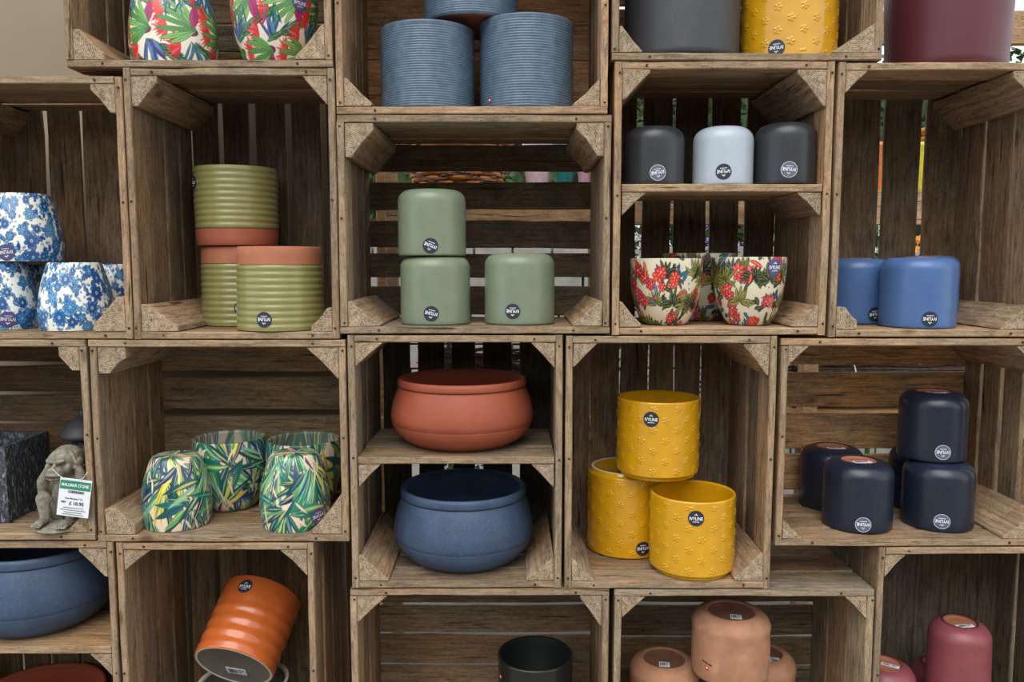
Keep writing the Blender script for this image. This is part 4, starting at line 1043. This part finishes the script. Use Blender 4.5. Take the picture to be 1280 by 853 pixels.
def tube(name, pts, r, mat, parent=None, seg=6):
    c = bpy.data.curves.new(name, 'CURVE'); c.dimensions = '3D'; c.bevel_depth = r; c.bevel_resolution = 1
    sp = c.splines.new('POLY'); sp.points.add(len(pts) - 1)
    for q, p in zip(sp.points, pts): q.co = (*p, 1)
    o = bpy.data.objects.new(name, c); COL.objects.link(o)
    dg = bpy.context.evaluated_depsgraph_get(); dg.update()
    me = bpy.data.meshes.new_from_object(o.evaluated_get(dg)); bpy.data.objects.remove(o)
    me.materials.clear()
    return meshobj(name, me, mat, parent, True)
def blobs(name, parts, mat, parent, voxel=0.0016, smooth=6, noise=0.0):
    """one continuous body: overlapping ellipsoids and limbs fused by a voxel remesh"""
    bm = bmesh.new()
    for q in parts:
        if q[0] == 'e':
            _, c, r, rot = q
            m = Matrix.Translation(c) @ Matrix.Rotation(R(rot[0]), 4, 'X') @ Matrix.Rotation(R(rot[1]), 4, 'Y') @ Matrix.Rotation(R(rot[2]), 4, 'Z') @ Matrix.Diagonal((*r, 1))
            bmesh.ops.create_icosphere(bm, subdivisions=3, radius=1, matrix=m)
        else:
            _, pts, rad = q
            for i in range(len(pts) - 1):
                a, b = Vector(pts[i]), Vector(pts[i+1]); n = max(2, int((b - a).length / (min(rad[i], rad[i+1])*0.45)))
                for k in range(n + 1):
                    t = k/n; bmesh.ops.create_icosphere(bm, subdivisions=2, radius=rad[i]*(1-t) + rad[i+1]*t, matrix=Matrix.Translation(a.lerp(b, t)))
    me = bpy.data.meshes.new(name); bm.to_mesh(me); bm.free()
    o = bpy.data.objects.new(name, me); COL.objects.link(o)
    m = o.modifiers.new('r', 'REMESH'); m.mode = 'VOXEL'; m.voxel_size = voxel
    s_ = o.modifiers.new('s', 'SMOOTH'); s_.iterations = smooth; s_.factor = 0.5
    dg = bpy.context.evaluated_depsgraph_get(); dg.update()
    m2 = bpy.data.meshes.new_from_object(o.evaluated_get(dg)); bpy.data.objects.remove(o); m2.name = name
    return meshobj(name, m2, mat, parent, True)
# monkey: x right, -y to the viewer, z up; units are metres, about 0.155 tall, sitting with hands over its ears
mk_y = 0.055
mp = at(88, 655, mk_y)
mon = empty('monkey_statue', (mp.x, mk_y, zf + 0.0006), R(-6)); tag(mon, 'weathered stone monkey statue holding its head, price card hung in front', 'statue')
E = lambda c, r, rot=(0, 0, 0): ('e', c, r, rot)
parts = [E((0, 0.006, 0.050), (0.034, 0.030, 0.048)), E((0, 0.010, 0.030), (0.037, 0.032, 0.028)),          # trunk, hips
         E((0, 0.004, 0.088), (0.036, 0.024, 0.020)),                                                         # shoulders
         E((0, -0.005, 0.118), (0.028, 0.028, 0.031)), E((0, 0.004, 0.127), (0.030, 0.028, 0.025)),          # skull
         E((0, -0.034, 0.1045), (0.0175, 0.0155, 0.0130)), E((0, -0.037, 0.0975), (0.0140, 0.0120, 0.0080)),       # muzzle, chin
         E((-0.0095, -0.0335, 0.1275), (0.0105, 0.0065, 0.0042), (0, 14, 0)), E((0.0095, -0.0335, 0.1275), (0.0105, 0.0065, 0.0042), (0, -14, 0)),   # brows
         E((-0.019, -0.026, 0.112), (0.008, 0.008, 0.011)), E((0.019, -0.026, 0.112), (0.008, 0.008, 0.011)),  # eyes
         E((-0.0042, -0.0455, 0.1125), (0.0038, 0.0038, 0.0028)), E((0.0042, -0.0455, 0.1125), (0.0038, 0.0038, 0.0028)), ('l', [(0, -0.034, 0.122), (0, -0.044, 0.114)], (0.0036, 0.004)), # nostrils
         ('l', [(-0.0135, -0.0445, 0.1025), (0, -0.0505, 0.1035), (0.0135, -0.0445, 0.1025)], (0.0024, 0.0030, 0.0024)),
         ('l', [(-0.0120, -0.0440, 0.0960), (0, -0.0490, 0.0955), (0.0120, -0.0440, 0.0960)], (0.0022, 0.0028, 0.0022))]
for s_ in (-1, 1):
    parts += [('l', [(s_*0.032, 0.004, 0.084), (s_*0.044, -0.010, 0.056), (s_*0.042, -0.016, 0.082), (s_*0.031, -0.010, 0.106)], (0.0135, 0.0125, 0.0110, 0.0090)),   # bent arm
              E((s_*0.029, -0.006, 0.117), (0.0075, 0.011, 0.014), (0, s_*8, 0)),                              # palm over the ear
              ('l', [(s_*0.022, 0.0, 0.012), (s_*0.032, -0.030, 0.052), (s_*0.026, -0.036, 0.016)], (0.017, 0.0145, 0.0095)),   # thigh, knee, shin
              E((s_*0.026, -0.048, 0.0105), (0.0095, 0.018, 0.0075), (0, 0, s_*-6))]
    for k in range(4):
        parts.append(('l', [(s_*0.0300, -0.016 + k*0.0062, 0.121), (s_*0.0245, -0.014 + k*0.0066, 0.133), (s_*0.0165, -0.011 + k*0.0066, 0.1415)], (0.0030, 0.0028, 0.0023)))   # fingers over the head
        parts.append(('l', [(s_*0.026 + (k-1.5)*0.0046, -0.058, 0.009), (s_*0.026 + (k-1.5)*0.0054, -0.067, 0.0065)], (0.0030, 0.0024)))        # toes
    parts.append(('l', [(s_*0.029, -0.016, 0.112), (s_*0.0235, -0.0225, 0.111)], (0.0032, 0.0026)))             # thumb
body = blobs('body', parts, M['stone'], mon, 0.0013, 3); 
body_dark = paint('shadowed_stone_hollow', (58, 54, 42), 0.9, 0.1, 80)  # dark tone painted in for shade of eye sockets and mouth crease
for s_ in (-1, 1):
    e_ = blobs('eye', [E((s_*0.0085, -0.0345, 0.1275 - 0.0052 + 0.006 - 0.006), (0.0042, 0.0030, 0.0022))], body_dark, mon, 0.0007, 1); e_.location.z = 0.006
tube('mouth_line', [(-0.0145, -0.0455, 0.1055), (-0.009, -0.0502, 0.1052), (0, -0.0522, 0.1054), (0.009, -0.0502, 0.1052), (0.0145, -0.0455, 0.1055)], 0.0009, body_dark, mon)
plinth = blobs('plinth', [E((0, -0.018, 0.004), (0.050, 0.056, 0.0075))], M['stone'], mon, 0.002, 4)
body.location.z = 0.006
mon.scale = (0.98, 0.98, 0.985)
# price card on a string
card = empty('price_tag', (0, 0, 0)); tag(card, 'white price card with a green band hung on the monkey statue', 'tag')
tl, trr, brr, bll = at(76, 597, -0.012), at(115.5, 602, -0.012), at(113, 648.5, -0.016), at(66.5, 643, -0.016)
ux = (trr - tl); cw_ = ux.length; ux.normalize(); uy = (tl - bll); ch_ = uy.length; uy = (uy - ux*uy.dot(ux)).normalized(); uz = ux.cross(uy)
card.matrix_world = Matrix.Translation((tl + trr + brr + bll)/4) @ Matrix((ux, uy, uz)).transposed().to_4x4()
def sheet(name, x0, y0, x1, y1, z, mat, parent, th=0.0004):
    return meshobj(name, mk(name, [(x0, y0, z), (x1, y0, z), (x1, y1, z), (x0, y1, z), (x0, y0, z-th), (x1, y0, z-th), (x1, y1, z-th), (x0, y1, z-th)],
                            [(0, 1, 2, 3), (7, 6, 5, 4), (0, 4, 5, 1), (1, 5, 6, 2), (2, 6, 7, 3), (3, 7, 4, 0)]), mat, parent)
cx, cy = cw_/2, ch_/2
cb = sheet('card', -cx, -cy, cx, cy, 0, M['paper'], card, 0.0008)
sheet('green_band', -cx + 0.001, cy*0.42, cx - 0.001, cy*0.88, 0.0004, M['ink_green'], cb)
def text_obj(name, s, x, y, w, h, z, mat, parent):
    tv, tf = text_mesh(s); xs = [v[0] for v in tv]; ys = [v[1] for v in tv]
    kx = w/(max(xs) - min(xs)); ky = h/(max(ys) - min(ys)); mx, my = (max(xs)+min(xs))/2, (max(ys)+min(ys))/2
    return meshobj(name, mk(name, [((v[0]-mx)*kx + x, (v[1]-my)*ky + y, z) for v in tv], tf), mat, parent)
text_obj('lettering', 'MALLMAR STONE', 0, cy*0.66, cw_*0.86, ch_*0.085, 0.0009, M['ink_white'], cb)
V = []; Fc = []; xx = -cx*0.42; rnd = random.Random(2)
while xx < cx*0.55:
    b = len(V); bw = rnd.choice([.0006, .001, .0014]); V += [(xx, cy*0.24, .0009), (xx+bw, cy*0.24, .0009), (xx+bw, cy*0.38, .0009), (xx, cy*0.38, .0009)]; Fc.append((b, b+1, b+2, b+3)); xx += bw + .0008
meshobj('barcode', mk('barcode', V, Fc), M['ink_black'], cb)
text_obj('price', '\u00a3 10.95', cx*0.18, -cy*0.30, cw_*0.46, ch_*0.10, 0.0009, M['ink_black'], cb)
text_obj('price_prefix', 'RRP', -cx*0.62, -cy*0.26, cw_*0.15, ch_*0.055, 0.0009, M['ink_black'], cb)
text_obj('item_line', 'Hear Monkey 5 Oz', 0, -cy*0.06, cw_*0.56, ch_*0.06, 0.0009, M['ink_black'], cb)
for i, (k, ww_) in enumerate(((-0.56, 0.62), (-0.68, 0.80), (-0.80, 0.55), (-0.91, 0.66))):
    V = []; Fc = []; xx = -ww_/2*cw_
    while xx < ww_/2*cw_:
        b = len(V); bw = rnd.uniform(.0007, .0017); V += [(xx, cy*k, .0009), (xx+bw, cy*k, .0009), (xx+bw, cy*k + 0.0012, .0009), (xx, cy*k + 0.0012, .0009)]; Fc.append((b, b+1, b+2, b+3)); xx += bw + .0004
    meshobj('small_print', mk('small_print', V, Fc), M['ink_black'], cb)
inv = card.matrix_world.inverted()
def sp_(a, b, n=8, sag=0.002): return [inv @ (a.lerp(b, i/n) + Vector((0, -0.001, -sag*math.sin(PI*i/n)))) for i in range(n+1)]
tube('string', sp_(at(66, 586, -0.005), at(80, 598, -0.0135)) , 0.0005, M['paper'], card)
tube('string', sp_(at(80, 598, -0.0135), at(101, 600, -0.0135)) + sp_(at(101, 600, -0.0135), at(110, 590, -0.004)), 0.0005, M['paper'], card)
# lantern (dark, mushroom cap) behind the monkey
Yl = 0.20; lx = X(104, Yl, 540)
ln = empty('garden_lantern', (lx, Yl, zf)); tag(ln, 'dark pagoda style lantern behind the monkey statue by the crate wall', 'lantern')
zt = lambda py: at(104, py, Yl).z - zf
lathe('cap', fine([(0.0, zt(546)), (0.040, zt(547)), (0.044, zt(545)), (0.044, zt(542)), (0.036, zt(533)), (0.024, zt(525)), (0.012, zt(520)), (0.006, zt(518)), (0.007, zt(514)), (0.0, zt(511))], 0.004), 40, M['charcoal'], ln)
lathe('lamp_housing', [(0.018, zt(578)), (0.022, zt(578)), (0.023, zt(548)), (0.0, zt(547))], 8, M['slate'], ln)
lathe('stem', [(0.030, 0.0), (0.030, 0.006), (0.014, 0.012), (0.013, zt(582)), (0.026, zt(580)), (0.026, zt(578)), (0, zt(577))], 32, M['charcoal'], ln)

# ------------------------------------------------------------------ surroundings
zg = CR['A4']['Z0'] - 0.001
def gravel():
    t = NT('grey_paving'); p = t.obj(); n = t.noise(p, 8, 5); n2 = t.noise(p, 160, 3)
    col = t.mix(t.ramp(n, 0.3, 0.7), (0.22, 0.195, 0.16), (0.34, 0.30, 0.25)); col = t.mix(t.ramp(n2, 0.4, 0.6, 0, 0.5), col, (0.20, 0.18, 0.15))
    t.bump(n2, 0.5, 0.003); return t.fin(col, 0.9)
def box(name, x0, x1, y0, y1, z0, z1, mat, parent=None, color=None, grime=0.1):
    me = mk(name, [(x, y, z) for x in (x0, x1) for y in (y0, y1) for z in (z0, z1)],
            [(0, 1, 3, 2), (4, 6, 7, 5), (0, 4, 5, 1), (2, 3, 7, 6), (0, 2, 6, 4), (1, 5, 7, 3)])
    bm = bmesh.new(); bm.from_mesh(me); bmesh.ops.recalc_face_normals(bm, faces=bm.faces)
    bmesh.ops.bevel(bm, geom=bm.edges, offset=min(0.003, (y1-y0)*.2, (z1-z0)*.2), segments=1, affect='EDGES'); bm.to_mesh(me); bm.free()
    o = meshobj(name, me, mat, parent)
    if color: o.color = (*color, grime)
    return o
f_ = box('floor', -9, 9, -9, 9, zg - 0.05, zg, gravel()); tag(f_, 'grey gravel paved ground under the crates', None, kind='structure')
def wallmat():
    t = NT('beige_fibreboard'); p = t.obj(); n = t.noise(p, 3, 4); n2 = t.noise(p, 500, 2)
    col = t.mix(t.ramp(n, 0.3, 0.7), lin((146, 132, 112)), lin((158, 143, 122))); col = t.mix(t.ramp(n2, 0.4, 0.6, 0, 0.25), col, lin((128, 114, 95)))
    return t.fin(col, 0.9, spec=0.2)
xw = X(452, 0.42)
w_ = box('wall_back', -2.6, xw, 0.42, 0.44, zg, 2.35, wallmat()); tag(w_, 'plain beige board wall behind the left crates', None, kind='structure')
# timber display stand behind the right crates: posts and rails
FRESH = (0.46, 0.27, 0.115)
Ys = 0.78
st_ = empty('timber_stand', (X(640, Ys), Ys, zg)); tag(st_, 'fresh orange timber display stand seen through the crate gaps', 'stand')
ex, ey, ez = st_.location
def tim(name, x0, x1, y0, y1, z0, z1, c=FRESH): return box(name, x0-ex, x1-ex, y0-ey, y1-ey, z0-ez, z1-ez, WOOD, st_, c, 0.05)
zz = lambda py, Y=Ys: at(640, py, Y).z
for px in (472, 736, 1006, 1290): tim('post', X(px, Ys), X(px, Ys) + 0.045, Ys, Ys + 0.045, zg, 2.28)
for (ya, yb) in ((16, 58), (238, 282), (520, 548)):
    tim('rail', X(474, Ys), X(1470, Ys), Ys - 0.022, Ys - 0.001, zz(yb), zz(ya))
    tim('shelf_board', X(474, Ys), X(1470, Ys), Ys - 0.02, Ys + 0.42, zz(ya) - 0.022, zz(ya) - 0.001) if ya != 16 else None
for px in (482,): tim('upright_board', X(483, .7), X(499, .7), 0.70, 0.715, zg, 2.1, (0.42, 0.31, 0.19))
wick = paint('golden_wicker', (176, 116, 52), 0.6, 0.15, 60)
chainm = paint('grey_steel_chain', (120, 122, 126), 0.35, 0.05, metal=0.8)
def basket(px, Rr, H, loc_z, label):
    x = X(px, 0.95, 200); root = empty('wicker_basket', (x, 0.95, loc_z)); tag(root, label, 'basket', 'wicker baskets on the timber stand')
    rnd = random.Random(px); bm = bmesh.new()
    me_v = []; me_f = []
    nR = max(6, int(H/0.014)); seg = 60
    for i in range(nR):
        z = 0.008 + i*(H - 0.016)/(nR - 1); rb = Rr*(0.78 + 0.22*z/H)
        for strand in (0, 1):
            b = len(me_v)
            for k in range(seg):
                a = 2*PI*k/seg; w_ = (1 if (k//3 + i + strand) % 2 else -1)*0.005
                for (dr, dz) in ((0.005, 0), (0, 0.0065), (-0.005, 0), (0, -0.0065)):
                    r_ = rb + w_ + dr; me_v.append((r_*math.cos(a), r_*math.sin(a), z + dz + rnd.uniform(-.001, .001)))
            for k in range(seg):
                k2 = (k+1) % seg
                for q in range(4): me_f.append((b+k*4+q, b+k2*4+q, b+k2*4+(q+1) % 4, b+k*4+(q+1) % 4))
            if i not in (0, nR-1): break
    o = meshobj('weave', mk('weave', me_v, me_f), wick, root, True); o['kind'] = 'stuff'
    lathe('liner', [(0, 0.004), (Rr*0.74, 0.004), (Rr*0.94, H*0.9)], 40, M['inner_grey'], root)
    tube('rim', [(Rr*1.02*math.cos(2*PI*k/40), Rr*1.02*math.sin(2*PI*k/40), H + 0.003*math.sin(k*2.3)) for k in range(41)], 0.010, wick, root)
    return root
zsh = zz(238) - 0.001 + 0.003
basket(572, 0.155, 0.150, zsh, 'golden wicker basket with chains behind the sage pots crate')
basket(1198, 0.13, 0.18, zsh, 'golden wicker basket behind the crate of cornflower pots')
basket(800, 0.10, 0.16, zsh, 'golden wicker basket behind the crate with the inner shelf')
# chain draped on the first basket
def chain(px0, px1, py, Y, n, label):
    a, b = at(px0, py, Y), at(px1, py + 2, Y); root = empty('steel_chain', a); tag(root, label, 'chain')
    for i in range(n):
        p = (b - a)*(i/(n-1)) + Vector((0, 0, -0.022*math.sin(PI*2*i/(n-1))**2)); t_ = (i % 2)*PI/2
        pts = []
        for k in range(13):
            q = 2*PI*k/12; pts.append(p + Vector((0.0095*math.cos(q), 0.0055*math.sin(q)*math.sin(t_), 0.0055*math.sin(q)*math.cos(t_))))
        tube('link', pts, 0.0013, chainm, root)
chain(508, 640, 214, 0.815, 18, 'grey steel chain hanging on the wicker basket')
for i, (px, col, wpx, lab) in enumerate(((672, (206, 190, 206), 36, 'lilac glazed pot on the timber stand behind the sage pots'), (706, (32, 118, 118), 26, 'teal glazed pot on the timber stand behind the sage pots'), (734, (206, 168, 192), 26, 'pink glazed pot on the timber stand behind the sage pots'),
        (842, (60, 120, 90), 26, 'green glazed pot on the timber stand behind the charcoal pots'), (886, (196, 80, 90), 26, 'coral glazed pot on the timber stand behind the silver pot'), (930, (186, 176, 150), 30, 'cream glazed pot on the timber stand behind the charcoal pots'),
        (1100, (200, 120, 70), 36, 'terracotta pot on the timber stand behind the cornflower pots crate'), (1150, (196, 190, 60), 34, 'lime glazed pot on the timber stand behind the cornflower pots crate'))):
    m = paint('glaze_%d' % i, col, 0.35, 0.08, 90); Rq = rpx(wpx, 0.88)
    plain_pot_loc = (X(px, 0.88, 200), 0.88, zsh)
    root = pot_root('glazed_pot', plain_pot_loc, 0, lab, 'plant pot')
    lathe('pot_body', fine([(0, 0.002), (Rq*0.7, 0.0), (Rq*0.86, 0.05), (Rq, 0.12), (Rq*1.06, 0.128), (Rq*1.06, 0.14), (Rq*0.95, 0.14)], 0.01), 40, m, root)
# flowering plants further back
leafm = paint('plant_leaves', (74, 110, 50), 0.6, 0.25, 30)
def plant(px, Y, ptop, cols, label, seed):
    rnd = random.Random(seed); x = X(px, Y); zt = at(px, ptop, Y).z; h = zt - zg
    root = empty('flowering_plant', (x, Y, zg)); tag(root, label, 'plant')
    lathe('nursery_pot', [(0, 0), (0.08, 0), (0.11, 0.20), (0.115, 0.20), (0.10, 0.19)], 24, M['charcoal'], root)
    tube('stem', [(0, 0, 0.15), (0.01, 0, h*0.5), (0, 0.01, h*0.9)], 0.01, leafm, root)
    V = []; Fc = []
    for i in range(700):
        z = rnd.uniform(0.2, 1)**0.8*h; rr = 0.14*math.sqrt(rnd.random())*(1 - 0.3*z/h); a = rnd.uniform(0, 6.28)
        c = Vector((rr*math.cos(a), rr*math.sin(a), z)); d = Vector((rnd.uniform(-1, 1), rnd.uniform(-1, 1), rnd.uniform(-.4, 1))).normalized(); s1 = d.cross(Vector((0.3, 0.2, 1))).normalized(); L = rnd.uniform(.02, .045)
        b = len(V); V += [c, c + d*L*.5 + s1*L*.3, c + d*L, c + d*L*.5 - s1*L*.3]; Fc.append((b, b+1, b+2, b+3))
    o = meshobj('foliage', mk('foliage', V, Fc), leafm, root); o['kind'] = 'stuff'
    m = paint('petals_%d' % seed, cols, 0.5, 0.1, 80); V = []; Fc = []
    for i in range(130):
        z = rnd.uniform(0.45, 1.02)*h; rr = 0.15*rnd.uniform(.7, 1)*(1 - 0.3*z/h); a = rnd.uniform(0, 6.28); c = Vector((rr*math.cos(a), rr*math.sin(a), z)); q = rnd.uniform(.012, .026)
        nrm = Vector((math.cos(a), math.sin(a), 0.4)).normalized(); e1 = nrm.cross(Vector((0, 0, 1))).normalized(); e2 = nrm.cross(e1); b = len(V); V.append(c + nrm*q*.2)
        for k in range(10): V.append(c + (e1*math.cos(k*PI/5) + e2*math.sin(k*PI/5))*(q if k % 2 else q*.55) + nrm*(q*.3 if k % 2 else 0))
        for k in range(10): Fc.append((b, b+1+k, b+1+(k+1) % 10))
    o = meshobj('blossoms', mk('blossoms', V, Fc), m, root); o['kind'] = 'stuff'
for i, (px, Y, pt, c, l) in enumerate(((800, 1.65, 288, (226, 226, 220), 'white flowering plant beyond the stand at the left'), (880, 2.05, 284, (150, 110, 190), 'violet flowering plant beyond the stand, left of the lilac one'), (950, 1.6, 300, (176, 140, 210), 'lilac flowering plant beyond the stand behind the blossom pots'),
        (1090, 1.7, 282, (214, 210, 224), 'pale flowering plant beyond the stand behind the left cornflower pot'), (1155, 2.0, 292, (240, 140, 40), 'orange flowering plant beyond the stand behind the cornflower pots'), (1215, 1.62, 286, (176, 150, 210), 'mauve flowering plant beyond the stand near the right edge'),
        (560, 1.5, 395, (206, 50, 44), 'red flowering plant beyond the crate with the bowls'), (1290, 2.0, 300, (240, 170, 180), 'pink flowering plant at the right end beyond the stand'))):
    plant(px, Y, pt, c, l, 40 + i)
# low pale stone wall far behind
blockm = paint('pale_wall_stone', (140, 138, 130), 0.9, 0.12, 8, bumpy=0.3, bscale=60)
wr_ = empty('stone_wall', (0.3, 2.7, zg)); tag(wr_, 'low pale block wall seen through the gaps behind the sage pots', 'wall')
rnd = random.Random(9)
z = 0.0; zt_ = at(640, 306, 2.7).z - zg
nrow = 9; hh = zt_/nrow
for j in range(nrow):
    x = -1.5 + (0.12 if j % 2 else 0)
    while x < 3.0:
        L = rnd.uniform(0.20, 0.30); box('block', x, x + L - 0.012, rnd.uniform(-.008, .008), 0.18, j*hh, (j+1)*hh - 0.010, blockm, wr_); x += L
# dense hedge across the back
def hedge_mat():
    t = NT('hedge_leaves'); p = t.obj(); n = t.noise(p, 14, 4)
    return t.fin(t.mix(t.ramp(n, 0.35, 0.65), (0.02, 0.045, 0.015), (0.09, 0.15, 0.045)), 0.7)
V = []; Fc = []; rnd = random.Random(31)
for i in range(19000):
    x = rnd.uniform(-2.2, 5.5); z = rnd.uniform(0, 2.65 - 0.1*math.sin(x*5)); y = 4.6 + rnd.uniform(-.12, .12) + 0.1*math.sin(x*3 + z*4); L = rnd.uniform(.05, .09)
    c = Vector((x, y, z)); d = Vector((rnd.uniform(-1, 1), rnd.uniform(-1, -.1), rnd.uniform(-1, 1))).normalized(); s1 = d.cross(Vector((rnd.uniform(-1, 1), 0.2, 1))).normalized()
    b = len(V); V += [c - d*L*.5, c + s1*L*.35, c + d*L*.5, c - s1*L*.35]; Fc.append((b, b+1, b+2, b+3))
hg = empty('hedge', (0, 0, zg)); tag(hg, 'tall dark green hedge far behind the crates', 'hedge')
hm = hedge_mat(); o = meshobj('foliage', mk('foliage', V, Fc), hm, hg); o['kind'] = 'stuff'
box('branch_core', -2.2, 5.5, 4.75, 4.95, 0, 2.5, hm, hg)
# brushwood bundles
twm = paint('dark_brushwood', (72, 58, 48), 0.85, 0.3, 90)
def bundle(px0, px1, py, Y, rad, label, vert=False, n=90):
    a, b = at(px0, py, Y), at(px1, py, Y); rnd = random.Random(int(px0)); root = empty('brushwood_bundle', (a.x, Y, py if vert else a.z - rad)); tag(root, label, 'bundle'); V = []; Fc = []
    L = (b - a).length
    for i in range(n):
        rr = rad*math.sqrt(rnd.random()); t = rnd.uniform(0, 6.28); cy, cz = rr*math.cos(t), rr*math.sin(t) + rad; q = rnd.uniform(.0015, .0045); s = 7
        base = len(V)
        for k in range(s + 1):
            x = L*k/s; dy, dz = rnd.uniform(-.006, .006), rnd.uniform(-.006, .006)
            for (u, w_) in ((q, 0), (-q*.5, q*.87), (-q*.5, -q*.87)): V.append((x, cy + dy + u, cz + dz + w_))
        for k in range(s):
            for m_ in range(3): Fc.append((base + k*3 + m_, base + (k+1)*3 + m_, base + (k+1)*3 + (m_+1) % 3, base + k*3 + (m_+1) % 3))
    o = meshobj('twigs', mk('twigs', V, Fc), twm, root); o['kind'] = 'stuff'
    for f in (.2, .8): tube('tie', [(L*f, rad*1.02*math.cos(2*PI*k/16), rad + rad*1.02*math.sin(2*PI*k/16)) for k in range(17)], 0.002, M['paper'], root)
    return root
zr_ = zz(520) - 0.001
sh = bundle(990, 1330, 470, 0.92, 0.075, 'dark brushwood bundle on the stand behind the navy pots crate'); sh.location.z = zr_ + 0.004
sh = bundle(1000, 1320, 470, 0.93, 0.055, 'thinner brushwood bundle lying on the thicker one'); sh.location.z = zr_ + 0.158
sh = bundle(540, 700, 470, 0.95, 0.085, 'dark brushwood bundle on the stand behind the bowls crate'); sh.location.z = zr_ + 0.004
# unseen wall added behind the viewer to block low horizon light
blocker = box('horizon_block_wall', -8.9, 8.9, -8.8, -8.6, zg, zg + 2.6, paint('horizon_block_brown', (92, 84, 74), 0.9, 0.2, 2)); tag(blocker, 'added unseen wall behind the viewer blocking low horizon light', None, kind='structure')
